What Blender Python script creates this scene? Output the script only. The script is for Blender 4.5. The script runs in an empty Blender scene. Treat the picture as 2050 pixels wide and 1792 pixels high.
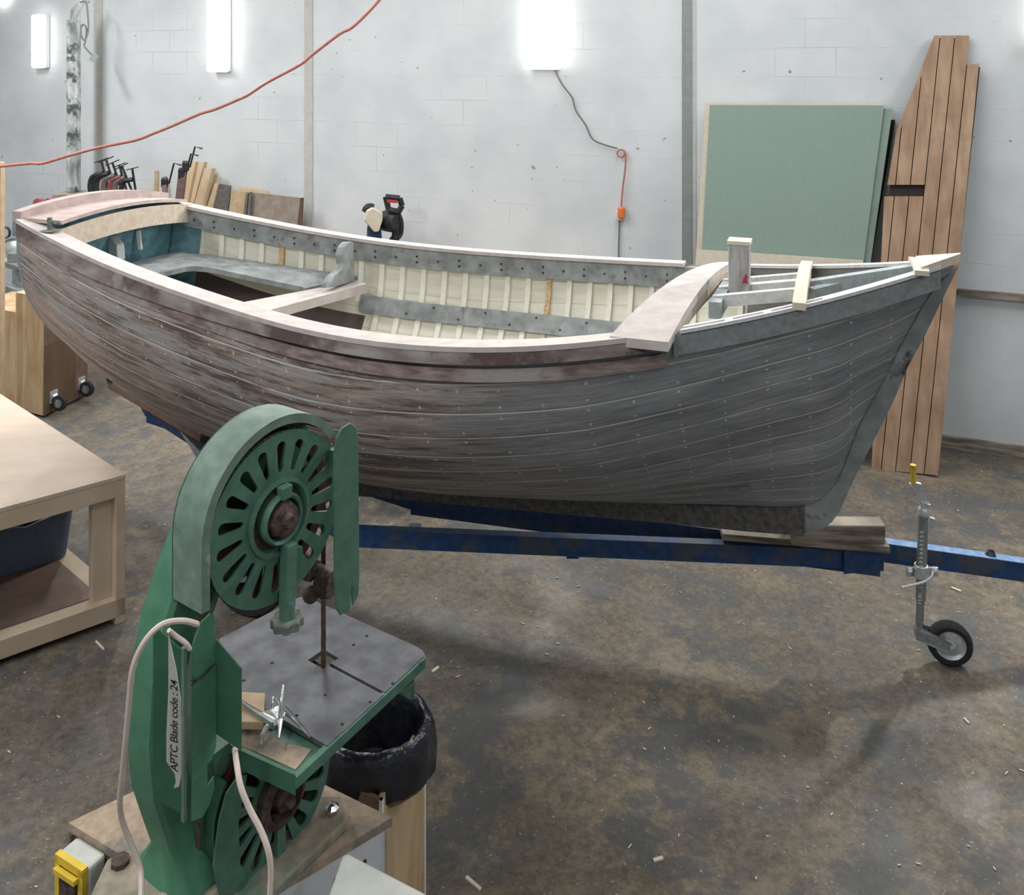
import bpy, bmesh, math, random
from math import sin, cos, pi, radians
from mathutils import Vector as V, Matrix
random.seed(7)
SC = bpy.context.scene
C = SC.collection

# ------------------------------------------------------------------ camera, world, lights, exposure
F, HOR, EYE = 1800.0, 130.0, 2.8           # focal length in px of a 2050x1792 frame, horizon row, eye height
cam = bpy.data.cameras.new('camera'); co = bpy.data.objects.new('camera', cam); C.objects.link(co)
co.location = (0, 0, EYE); co.rotation_euler = (pi/2, 0, 0)
cam.sensor_fit = 'HORIZONTAL'; cam.sensor_width = 36; cam.lens = F/2050*36
cam.shift_x = 0; cam.shift_y = -(896-HOR)/2050
cam.clip_end = 200
SC.camera = co
SC.view_settings.view_transform = 'Standard'; SC.view_settings.look = 'None'
SC.view_settings.gamma = 1; SC.view_settings.use_curve_mapping = False
SC.view_settings.exposure = 0.0
w = bpy.data.worlds.new('world'); SC.world = w; w.use_nodes = True
w.node_tree.nodes['Background'].inputs[0].default_value = (.80, .90, 1, 1)
w.node_tree.nodes['Background'].inputs[1].default_value = .33
def area(name, loc, sx, sy, power, col=(.98, .985, 1), tgt=None):
    l = bpy.data.lights.new(name, 'AREA'); l.shape = 'RECTANGLE'; l.size = sx; l.size_y = sy
    l.energy = power; l.color = col
    o = bpy.data.objects.new(name, l); C.objects.link(o); o.location = loc
    if tgt:
        o.rotation_euler = (V(tgt)-V(loc)).to_track_quat('-Z', 'Y').to_euler()
    return o
area('unseen_ceiling_light', (-5.0, 6.5, 4.6), .3, 2.4, 160)  # unseen lamp, added to brighten the left of the back wall
area('unseen_ceiling_light', (-1.6, 5.9, 4.75), .3, 2.4, 60)
area('unseen_ceiling_light', (1.2, 5.2, 4.75), .3, 2.4, 50)
area('unseen_ceiling_light', (4.8, 4.0, 4.75), .3, 2.4, 95)
area('unseen_ceiling_light', (-4.6, 1.6, 4.75), .3, 2.4, 165)  # unseen lamp, added to light the stern side of the hull
area('unseen_ceiling_light', (-1.6, .2, 4.75), .3, 2.4, 85)  # unseen fill lamp, added at the front left
area('unseen_ceiling_light', (2.2, -1.6, 4.75), .3, 2.4, 60)  # unseen fill lamp, added high behind the camera

# ------------------------------------------------------------------ helpers
def P(px, py, z=0.0):                      # point at height z seen at this pixel of the photo
    Y = F*(EYE-z)/(py-HOR); return V(((px-1025)*Y/F, Y, z))
def PY(px, py, Y):                         # point at distance Y
    return V(((px-1025)*Y/F, Y, EYE-(py-HOR)*Y/F))
def pplane(px, py, o, n):                  # ray / plane
    d = V(((px-1025)/F, 1, -(py-HOR)/F)); e = V((0, 0, EYE))
    return e + d*((V(o)-e).dot(n)/d.dot(n))

def node_mat(name, c1, c2=None, scale=(4, 4, 4), noise=4, detail=6, rough=.7, metal=0, bump=.15, lo=.35, hi=.65, c3=None, c3scale=1.2, c3t=(.55, .62), spec=.4, bscale=None, dist=0):
    m = bpy.data.materials.new(name); m.use_nodes = True
    nt = m.node_tree; N = nt.nodes; Lk = nt.links
    b = N['Principled BSDF']; b.inputs['Roughness'].default_value = rough; b.inputs['Metallic'].default_value = metal
    b.inputs['Specular IOR Level'].default_value = spec
    tc = N.new('ShaderNodeTexCoord'); mp = N.new('ShaderNodeMapping'); mp.inputs['Scale'].default_value = scale
    Lk.new(tc.outputs['Object'], mp.inputs['Vector'])
    nz = N.new('ShaderNodeTexNoise'); nz.inputs['Scale'].default_value = noise; nz.inputs['Detail'].default_value = detail
    nz.inputs['Distortion'].default_value = dist
    Lk.new(mp.outputs[0], nz.inputs['Vector'])
    r = N.new('ShaderNodeValToRGB'); r.color_ramp.elements[0].position = lo; r.color_ramp.elements[1].position = hi
    r.color_ramp.elements[0].color = (*c1, 1); r.color_ramp.elements[1].color = (*(c2 or c1), 1)
    Lk.new(nz.outputs['Fac'], r.inputs['Fac']); out = r.outputs['Color']
    if c3:
        n3 = N.new('ShaderNodeTexNoise'); n3.inputs['Scale'].default_value = c3scale; n3.inputs['Detail'].default_value = 8
        n3.inputs['Roughness'].default_value = .65
        Lk.new(tc.outputs['Object'], n3.inputs['Vector'])
        r3 = N.new('ShaderNodeValToRGB'); r3.color_ramp.elements[0].position = c3t[0]; r3.color_ramp.elements[1].position = c3t[1]
        r3.color_ramp.elements[0].color = (0, 0, 0, 1); r3.color_ramp.elements[1].color = (1, 1, 1, 1)
        Lk.new(n3.outputs['Fac'], r3.inputs['Fac'])
        mx = N.new('ShaderNodeMixRGB'); Lk.new(r3.outputs[0], mx.inputs[0]); Lk.new(out, mx.inputs[1]); mx.inputs[2].default_value = (*c3, 1)
        out = mx.outputs[0]
    Lk.new(out, b.inputs['Base Color'])
    if bump:
        bp = N.new('ShaderNodeBump'); bp.inputs['Strength'].default_value = bump; bp.inputs['Distance'].default_value = .01
        Lk.new(nz.outputs['Fac'], bp.inputs['Height']); Lk.new(bp.outputs[0], b.inputs['Normal'])
    m['out'] = 1
    return m
def emit_mat(name, col, s):
    m = bpy.data.materials.new(name); m.use_nodes = True
    b = m.node_tree.nodes['Principled BSDF']; b.inputs['Emission Color'].default_value = (*col, 1); b.inputs['Emission Strength'].default_value = s
    b.inputs['Base Color'].default_value = (.9, .9, .9, 1)
    return m

class MB:
    def __init__(s): s.v = []; s.f = []; s.uv = None
    def add(s, vs, fs):
        n = len(s.v); s.v += [V(p) for p in vs]; s.f += [tuple(i+n for i in f) for f in fs]; return s
    def hexa(s, b, t):                     # bottom 4, top 4 corners
        return s.add(list(b)+list(t), [(3, 2, 1, 0), (4, 5, 6, 7), (0, 1, 5, 4), (1, 2, 6, 5), (2, 3, 7, 6), (3, 0, 4, 7)])
    def obox(s, c, x, y, z):               # centre and half vectors
        c, x, y, z = V(c), V(x), V(y), V(z)
        return s.hexa([c-x-y-z, c+x-y-z, c+x+y-z, c-x+y-z], [c-x-y+z, c+x-y+z, c+x+y+z, c-x+y+z])
    def box(s, a, b):
        return s.hexa([(a[0], a[1], a[2]), (b[0], a[1], a[2]), (b[0], b[1], a[2]), (a[0], b[1], a[2])],
                      [(a[0], a[1], b[2]), (b[0], a[1], b[2]), (b[0], b[1], b[2]), (a[0], b[1], b[2])])
    def prism(s, pts, vec):                # polygon extruded
        n = len(pts); pts = [V(p) for p in pts]; vec = V(vec)
        return s.add(pts+[p+vec for p in pts], [tuple(range(n-1, -1, -1)), tuple(range(n, 2*n))]+[(i, (i+1) % n, n+(i+1) % n, n+i) for i in range(n)])
    def beam(s, p, q, w, h, up=(0, 0, 1)): # straight bar, w sideways, h along up, p and q on the axis
        p, q = V(p), V(q); d = (q-p).normalized(); sd = d.cross(V(up)).normalized(); u = sd.cross(d)
        return s.obox((p+q)/2, (q-p)/2, sd*w/2, u*h/2)
    def tube(s, pts, r, n=8, cap=True):
        pts = [V(p) for p in pts]; rr = r if isinstance(r, (list, tuple)) else [r]*len(pts)
        up = V((0, 0, 1)); vs = []; fs = []; prev = None
        for i, p in enumerate(pts):
            t = (pts[min(i+1, len(pts)-1)]-pts[max(i-1, 0)]).normalized()
            if prev is None:
                a = t.cross(up if abs(t.z) < .9 else V((1, 0, 0))).normalized()
            else:
                a = (prev-t*prev.dot(t)).normalized()
            prev = a; b = t.cross(a)
            vs += [p+(a*cos(2*pi*k/n)+b*sin(2*pi*k/n))*rr[i] for k in range(n)]
        for i in range(len(pts)-1):
            fs += [(i*n+k, i*n+(k+1) % n, (i+1)*n+(k+1) % n, (i+1)*n+k) for k in range(n)]
        if cap: fs += [tuple(range(n-1, -1, -1)), tuple(range((len(pts)-1)*n, len(pts)*n))]
        return s.add(vs, fs)
    def cyl(s, p, q, r, n=20, r2=None): return s.tube([p, q], [r, r if r2 is None else r2], n)
    def lathe(s, c, ax, prof, n=28):       # prof: (radius, along axis)
        c, ax = V(c), V(ax).normalized(); a = ax.cross(V((0, 0, 1)) if abs(ax.z) < .9 else V((1, 0, 0))).normalized(); b = ax.cross(a)
        vs = []; fs = []
        for r, h in prof: vs += [c+ax*h+(a*cos(2*pi*k/n)+b*sin(2*pi*k/n))*max(r, 1e-4) for k in range(n)]
        for i in range(len(prof)-1): fs += [(i*n+k, i*n+(k+1) % n, (i+1)*n+(k+1) % n, (i+1)*n+k) for k in range(n)]
        return s.add(vs, fs)
    def ball(s, c, r, n=10, m=7, sc=(1, 1, 1)):
        vs = []; fs = []; c = V(c)
        for j in range(m+1):
            t = pi*j/m
            for k in range(n): vs.append(c+V((r*sc[0]*sin(t)*cos(2*pi*k/n), r*sc[1]*sin(t)*sin(2*pi*k/n), r*sc[2]*cos(t))))
        for j in range(m): fs += [(j*n+k, (j+1)*n+k, (j+1)*n+(k+1) % n, j*n+(k+1) % n) for k in range(n)]
        return s.add(vs, fs)
    def sweep(s, rings, closed=True):      # list of equal length rings of points
        n = len(rings[0]); vs = [p for r in rings for p in r]; fs = []
        for i in range(len(rings)-1):
            fs += [(i*n+k, i*n+(k+1) % n, (i+1)*n+(k+1) % n, (i+1)*n+k) for k in range(n if closed else n-1)]
        if closed: fs += [tuple(range(n-1, -1, -1)), tuple(range((len(rings)-1)*n, len(rings)*n))]
        return s.add(vs, fs)
    def build(s, name, mat, parent=None, smooth=False, bevel=0, loc=None, solid=0):
        me = bpy.data.meshes.new(name)
        if parent is not None: o0 = V(ROOT[parent.name]) if parent.name in ROOT else V((0, 0, 0))
        else:
            if loc is None:
                xs = [p.x for p in s.v]; ys = [p.y for p in s.v]; zs = [p.z for p in s.v]
                loc = ((min(xs)+max(xs))/2, (min(ys)+max(ys))/2, min(zs))
            o0 = V(loc)
        me.from_pydata([tuple(p-o0) for p in s.v], [], s.f)
        bm = bmesh.new(); bm.from_mesh(me); bmesh.ops.recalc_face_normals(bm, faces=bm.faces) if not s.uv else None; bm.to_mesh(me); bm.free()
        if s.uv:
            l = me.uv_layers.new(name='UVMap')
            for lp in me.loops: l.data[lp.index].uv = s.uv[lp.vertex_index]
        me.materials.append(mat)
        if smooth:
            for p in me.polygons: p.use_smooth = True
            if smooth != 2:
                me.set_sharp_from_angle(angle=radians(40))
        o = bpy.data.objects.new(name, me); C.objects.link(o)
        if parent is not None: o.parent = parent
        else: o.location = o0
        ROOT[o.name] = o0
        if bevel:
            b = o.modifiers.new('bevel', 'BEVEL'); b.width = bevel; b.segments = 2; b.limit_method = 'ANGLE'
        if solid:
            b = o.modifiers.new('solid', 'SOLIDIFY'); b.thickness = solid; b.offset = 0
        return o
ROOT = {}
def tag(o, label=None, cat=None, group=None, kind=None):
    if label: o['label'] = label
    if cat: o['category'] = cat
    if group: o['group'] = group
    if kind: o['kind'] = kind
    return o
def thing(name, loc, label, cat, group=None):
    o = bpy.data.objects.new(name, None); C.objects.link(o); o.location = loc; o.empty_display_size = .1
    ROOT[o.name] = V(loc); return tag(o, label, cat, group)
def lerp(a, b, t): return a+(b-a)*t
def smooth_path(pts, k=6):                 # Catmull-Rom
    pts = [V(p) for p in pts]; out = []
    for i in range(len(pts)-1):
        p0 = pts[max(i-1, 0)]; p1 = pts[i]; p2 = pts[i+1]; p3 = pts[min(i+2, len(pts)-1)]
        for j in range(k):
            t = j/k
            out.append(.5*((2*p1)+(p2-p0)*t+(2*p0-5*p1+4*p2-p3)*t*t+(3*p1-p0-3*p2+p3)*t**3))
    return out+[pts[-1]]
def interp(xs, ys, x):
    if x <= xs[0]: return ys[0]
    for i in range(len(xs)-1):
        if x <= xs[i+1]: return lerp(ys[i], ys[i+1], (x-xs[i])/(xs[i+1]-xs[i]))
    return ys[-1]
def spline(xk, yk):                        # natural cubic spline
    n = len(xk); h = [xk[i+1]-xk[i] for i in range(n-1)]; M = [0.0]*n
    a = [0]*n; b = [1]*n; c = [0]*n; d = [0]*n
    for i in range(1, n-1):
        a[i] = h[i-1]; b[i] = 2*(h[i-1]+h[i]); c[i] = h[i]; d[i] = 6*((yk[i+1]-yk[i])/h[i]-(yk[i]-yk[i-1])/h[i-1])
    for i in range(1, n):
        m = a[i]/b[i-1]; b[i] -= m*c[i-1]; d[i] -= m*d[i-1]
    M[-1] = d[-1]/b[-1]
    for i in range(n-2, -1, -1): M[i] = (d[i]-c[i]*M[i+1])/b[i]
    def f(x):
        j = 0
        while j < n-2 and x > xk[j+1]: j += 1
        u = xk[j+1]-x; v = x-xk[j]; H = h[j]
        return M[j]*u**3/(6*H)+M[j+1]*v**3/(6*H)+(yk[j]/H-M[j]*H/6)*u+(yk[j+1]/H-M[j+1]*H/6)*v
    return f

# ------------------------------------------------------------------ materials
M = {}
M['cream'] = node_mat('cream_paint', (.66, .64, .54), (.74, .72, .62), noise=9, rough=.7, c3=(.42, .40, .32), c3scale=5, c3t=(.60, .72), bump=.1)
M['creamrib'] = node_mat('cream_rib_paint', (.74, .72, .63), (.80, .78, .70), noise=9, rough=.65, bump=.03)
M['rust'] = node_mat('rust_stained_paint', (.50, .30, .10), (.62, .52, .34), noise=14, rough=.7)
M['blue_in'] = node_mat('teal_blue_paint', (.07, .17, .21), (.13, .26, .30), noise=5, rough=.6, c3=(.04, .09, .12), c3scale=3)
M['greywood'] = node_mat('weathered_grey_wood', (.20, .22, .22), (.34, .36, .36), scale=(1, 1, 1), noise=12, rough=.8, c3=(.14, .13, .12), c3scale=9, c3t=(.58, .7), bump=.3)
M['topwood'] = node_mat('sanded_pale_wood', (.47, .42, .395), (.56, .51, .48), noise=4, rough=.75, c3=(.38, .30, .27), c3scale=5, c3t=(.66, .74), bump=.1)
M['pinkwood'] = node_mat('pink_grey_old_paint', (.38, .30, .28), (.48, .39, .36), noise=4, rough=.8, c3=(.30, .20, .18), c3scale=6, c3t=(.60, .70), bump=.15)
M['tanwood'] = node_mat('bare_tan_wood', (.44, .37, .29), (.54, .46, .37), noise=7, rough=.75, bump=.15)
M['rubrail'] = node_mat('dark_weathered_rubbing_strake', (.16, .11, .10), (.32, .26, .24), scale=(1.5, 1.5, 6), noise=7, rough=.8, c3=(.34, .31, .29), c3scale=3, c3t=(.52, .64), bump=.4)
M['rub2'] = node_mat('grey_brown_rubbing_strake', (.20, .16, .15), (.36, .33, .31), scale=(1.2, 1.2, 4), noise=5, rough=.8, c3=(.12, .08, .075), c3scale=2.2, c3t=(.48, .56), bump=.4)
M['greyprimer'] = node_mat('grey_primer_wood', (.20, .225, .23), (.27, .29, .29), noise=10, rough=.8, c3=(.30, .31, .31), c3scale=8, c3t=(.6, .72), bump=.25)
M['stemwood'] = node_mat('weathered_stem_wood', (.19, .215, .215), (.28, .30, .295), scale=(1, 1, 1), noise=12, rough=.8, c3=(.06, .055, .06), c3scale=5, c3t=(.6, .68), bump=.6)
M['white_p'] = node_mat('chalky_white_paint', (.60, .61, .61), (.72, .73, .73), noise=12, rough=.7, c3=(.35, .35, .34), c3scale=8, c3t=(.66, .74))
M['palegrey'] = node_mat('pale_grey_paint', (.33, .38, .39), (.42, .47, .48), noise=9, rough=.7)
M['pine'] = node_mat('pale_pine', (.50, .39, .28), (.58, .47, .35), scale=(1, 1, 1), noise=5, rough=.65, c3=(.52, .38, .26), c3scale=4, c3t=(.6, .75), bump=.05)
M['ply'] = node_mat('birch_plywood', (.50, .40, .31), (.56, .46, .37), scale=(1, 3, 1), noise=3, rough=.6, c3=(.44, .34, .25), c3scale=3, c3t=(.6, .72), bump=.04)
M['plyorange'] = node_mat('orange_grained_plywood', (.44, .30, .16), (.58, .44, .27), scale=(5, 5, .7), noise=2.5, rough=.6, c3=(.46, .28, .13), c3scale=2.2, c3t=(.5, .62), bump=.04, dist=1.2)
M['brownply'] = node_mat('brown_plywood', (.12, .075, .06), (.18, .12, .09), scale=(2, 2, 1), noise=4, rough=.6)
M['tg'] = node_mat('red_brown_deck_planks', (.32, .20, .125), (.45, .305, .205), scale=(7, 7, 1), noise=2.2, rough=.6, c3=(.24, .15, .105), c3scale=1.5, c3t=(.5, .68), bump=.05)
M['dark'] = node_mat('dark_gap', (.03, .025, .025), rough=.9)
M['greenboard'] = node_mat('moisture_board_green', (.24, .32, .275), (.27, .35, .305), noise=20, rough=.9, bump=.02)
M['creamboard'] = node_mat('cream_board', (.62, .56, .44), (.68, .62, .50), noise=6, rough=.8)
M['blue'] = node_mat('worn_blue_paint', (.010, .038, .115), (.018, .065, .18), noise=6, rough=.55, c3=(.055, .065, .085), c3scale=7, c3t=(.50, .60), bump=.25)
M['bluelight'] = node_mat('scuffed_light_blue_paint', (.10, .20, .38), (.20, .30, .45), noise=8, rough=.6, c3=(.40, .38, .34), c3scale=5, c3t=(.6, .68))
M['oldtimber'] = node_mat('old_split_timber', (.12, .10, .08), (.36, .31, .25), scale=(1, 1, 8), noise=5, rough=.85, bump=.5)
M['galv'] = node_mat('galvanised_steel', (.48, .51, .52), (.66, .69, .70), noise=20, rough=.4, metal=.6, bump=.05)
M['galvdark'] = node_mat('dull_zinc_tube', (.22, .25, .25), (.32, .35, .35), noise=20, rough=.45, metal=.6, bump=.05)
M['rubber'] = node_mat('black_rubber', (.012, .012, .013), (.025, .025, .025), noise=20, rough=.8)
M['yellow'] = node_mat('yellow_plastic', (.62, .42, .03), (.70, .50, .05), noise=8, rough=.45, bump=.02)
M['green'] = node_mat('old_machine_green', (.06, .145, .105), (.09, .19, .14), noise=7, rough=.5, c3=(.17, .27, .20), c3scale=5, c3t=(.58, .75), bump=.1)
M['greenrim'] = node_mat('chipped_machine_green', (.115, .175, .14), (.165, .235, .19), noise=6, rough=.6, c3=(.36, .31, .24), c3scale=6, c3t=(.60, .64), bump=.25)
M['greenbright'] = node_mat('bright_machine_green', (.05, .16, .09), (.07, .20, .115), noise=5, rough=.55, bump=.02)
M['greendark'] = node_mat('dark_machine_green', (.03, .11, .06), (.04, .13, .075), noise=5, rough=.5, bump=.02)
M['steeltable'] = node_mat('ground_steel', (.085, .085, .095), (.15, .155, .165), noise=3.5, rough=.5, metal=.35, bump=.03, c3=(.28, .30, .33), c3scale=5, c3t=(.62, .85))
M['rusty'] = node_mat('rusty_iron', (.05, .035, .03), (.13, .085, .07), noise=14, rough=.7, metal=.3, bump=.4)
M['redwheel'] = node_mat('dark_red_wheel', (.02, .010, .010), (.09, .014, .018), noise=8, rough=.6)
M['chrome'] = node_mat('bright_cast_metal', (.6, .62, .63), (.8, .81, .82), noise=12, rough=.22, metal=1, bump=.1)
M['blacksteel'] = node_mat('black_steel', (.02, .022, .025), (.05, .05, .055), noise=12, rough=.5, metal=.4)
M['cable'] = node_mat('cream_cable', (.60, .50, .44), (.66, .56, .50), noise=5, rough=.5, bump=0)
M['hose'] = node_mat('dull_red_hose', (.42, .15, .12), (.50, .20, .16), noise=8, rough=.55, bump=.05)
M['orange'] = node_mat('orange_plastic', (.75, .20, .06), rough=.45, bump=0)
M['greycable'] = node_mat('grey_cable', (.16, .17, .17), rough=.6, bump=0)
M['whiteplastic'] = node_mat('white_plastic', (.72, .73, .72), rough=.5, bump=0)
M['greyplastic'] = node_mat('pale_grey_plastic', (.44, .46, .42), (.52, .53, .49), noise=5, rough=.45, c3=(.38, .34, .28), c3scale=4, c3t=(.62, .74), bump=.02)
M['bluetub'] = node_mat('slate_blue_plastic', (.085, .11, .17), (.10, .13, .19), noise=20, rough=.5, bump=.03)
M['bag'] = node_mat('black_bin_liner', (.010, .011, .018), (.018, .02, .03), noise=6, rough=.22, bump=.8, spec=.6)
M['melamine'] = node_mat('white_melamine', (.58, .60, .64), (.64, .66, .69), noise=6, rough=.4, bump=.01)
M['sawdusty'] = node_mat('sawdust_covered_board', (.33, .25, .18), (.42, .33, .24), noise=12, rough=.9, c3=(.17, .16, .15), c3scale=3.4, c3t=(.50, .60), bump=.4)
M['basedust'] = node_mat('dusty_green_casting', (.20, .20, .15), (.36, .29, .22), noise=7, rough=.85, c3=(.12, .22, .17), c3scale=3, c3t=(.52, .6), bump=.3)
M['greydull'] = node_mat('worn_grey_green_knob', (.11, .13, .11), (.20, .22, .19), noise=12, rough=.7, bump=.2)
M['keelwood'] = node_mat('shaded_keel_timber', (.06, .058, .056), (.13, .12, .11), noise=9, rough=.85, bump=.4)  # the shade under the hull is put into this dark tone
M['redbrown'] = node_mat('red_brown_wood', (.10, .055, .05), (.15, .085, .075), scale=(1, 1, 5), noise=5, rough=.6)
M['ironpost'] = node_mat('peeling_post_paint', (.16, .19, .19), (.58, .60, .58), scale=(2, 2, 1), noise=5, rough=.8, c3=(.07, .09, .09), c3scale=4, c3t=(.52, .58), bump=.4)
M['colgrey'] = node_mat('grey_green_column', (.24, .28, .27), (.28, .32, .31), noise=5, rough=.8)
M['colbeige'] = node_mat('pale_beige_column', (.50, .50, .47), (.55, .55, .52), noise=5, rough=.85)
M['lamp'] = emit_mat('lit_lamp_diffuser', (1, .99, .95), 4)
M['lampbody'] = node_mat('lamp_housing', (.8, .8, .8), rough=.5, bump=0)
M['wood1'] = node_mat('yellow_pine_offcut', (.60, .46, .29), (.66, .52, .36), scale=(1, 1, .3), noise=8, rough=.7, bump=.05)
M['wood2'] = node_mat('brown_grey_board', (.24, .20, .17), (.32, .27, .22), noise=4, rough=.7, bump=.05, c3=(.18, .17, .17), c3scale=3)
M['wood3'] = node_mat('dark_grey_offcut', (.11, .10, .10), (.16, .15, .14), noise=6, rough=.7)
M['wood4'] = node_mat('tan_plywood_offcut', (.42, .31, .19), (.50, .38, .25), noise=4, rough=.7)
M['redpaint'] = node_mat('red_mark', (.35, .03, .04), (.45, .05, .06), noise=20, rough=.7)
M['postpaint'] = node_mat('flaking_grey_post_paint', (.26, .24, .25), (.46, .45, .44), scale=(3, 3, 1), noise=9, rough=.8, c3=(.16, .09, .09), c3scale=12, c3t=(.58, .62), bump=.5)
M['ink'] = node_mat('black_ink', (.01, .01, .012), rough=.8, bump=0)
M['label'] = node_mat('masking_tape', (.52, .51, .46), (.56, .55, .50), noise=8, rough=.7, bump=.02)
M['machinegrey'] = node_mat('machine_grey', (.17, .20, .21), (.28, .31, .32), noise=6, rough=.5, metal=.3)
M['navy'] = node_mat('navy_guard', (.02, .035, .09), rough=.4, bump=0)
M['dullred'] = node_mat('dull_red_rubber', (.20, .05, .05), (.28, .08, .08), noise=9, rough=.6)
M['bladeblue'] = node_mat('blue_saw_blade', (.16, .26, .36), rough=.35, metal=.5, bump=0)

def floor_material():
    m = bpy.data.materials.new('stained_concrete_floor'); m.use_nodes = True; nt = m.node_tree; N = nt.nodes; L = nt.links
    b = N['Principled BSDF']; b.inputs['Specular IOR Level'].default_value = .35
    tc = N.new('ShaderNodeTexCoord')
    def noise(sc, det, rough=.6, mp=None, dist=0):
        n = N.new('ShaderNodeTexNoise'); n.inputs['Scale'].default_value = sc; n.inputs['Detail'].default_value = det
        n.inputs['Roughness'].default_value = rough; n.inputs['Distortion'].default_value = dist
        if mp:
            q = N.new('ShaderNodeMapping'); q.inputs['Scale'].default_value = mp; L.new(tc.outputs['Object'], q.inputs['Vector']); L.new(q.outputs[0], n.inputs['Vector'])
        else: L.new(tc.outputs['Object'], n.inputs['Vector'])
        return n.outputs['Fac']
    def ramp(x, *st):
        r = N.new('ShaderNodeValToRGB'); e = r.color_ramp.elements
        while len(e) < len(st): e.new(.5)
        for i, (p, c) in enumerate(st): e[i].position = p; e[i].color = (*c, 1) if len(c) == 3 else (c[0],)*3+(1,)
        L.new(x, r.inputs['Fac']); return r.outputs[0]
    def mix(f, a, c, t='MIX'):
        x = N.new('ShaderNodeMixRGB'); x.blend_type = t
        L.new(f, x.inputs[0]) if not isinstance(f, float) else setattr(x.inputs[0], 'default_value', f)
        L.new(a, x.inputs[1])
        if isinstance(c, tuple): x.inputs[2].default_value = (*c, 1)
        else: L.new(c, x.inputs[2])
        return x.outputs[0]
    base = ramp(noise(.9, 10, .68), (.36, (.095, .088, .078)), (.50, (.145, .122, .093)), (.64, (.215, .175, .122)))
    fine = ramp(noise(30, 8, .78), (.36, (.55,)), (.64, (1.3,)))
    c = mix(1.0, base, fine, 'MULTIPLY')
    dk = ramp(noise(1.7, 12, .76, None, .2), (.49, (0,)), (.57, (.8,)))
    c = mix(dk, c, (.072, .078, .085))
    wear = ramp(noise(1.3, 9, .7, (1.0, 2.0, 1), .2), (.57, (0,)), (.66, (.55,)))
    c = mix(wear, c, (.23, .19, .13))
    rust = ramp(noise(3.1, 12, .75, (1.2, 1.8, 1)), (.645, (0,)), (.69, (.9,)))
    c = mix(rust, c, (.105, .045, .03))
    speck = ramp(noise(70, 2, .5), (.70, (0,)), (.74, (.8,)))
    c = mix(speck, c, (.42, .38, .30))
    L.new(c, b.inputs['Base Color'])
    L.new(ramp(noise(2.2, 6), (.4, (.45,)), (.6, (.8,))), b.inputs['Roughness'])
    bp = N.new('ShaderNodeBump'); bp.inputs['Strength'].default_value = .25; bp.inputs['Distance'].default_value = .01
    L.new(noise(22, 8), bp.inputs['Height']); L.new(bp.outputs[0], b.inputs['Normal'])
    return m
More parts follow.
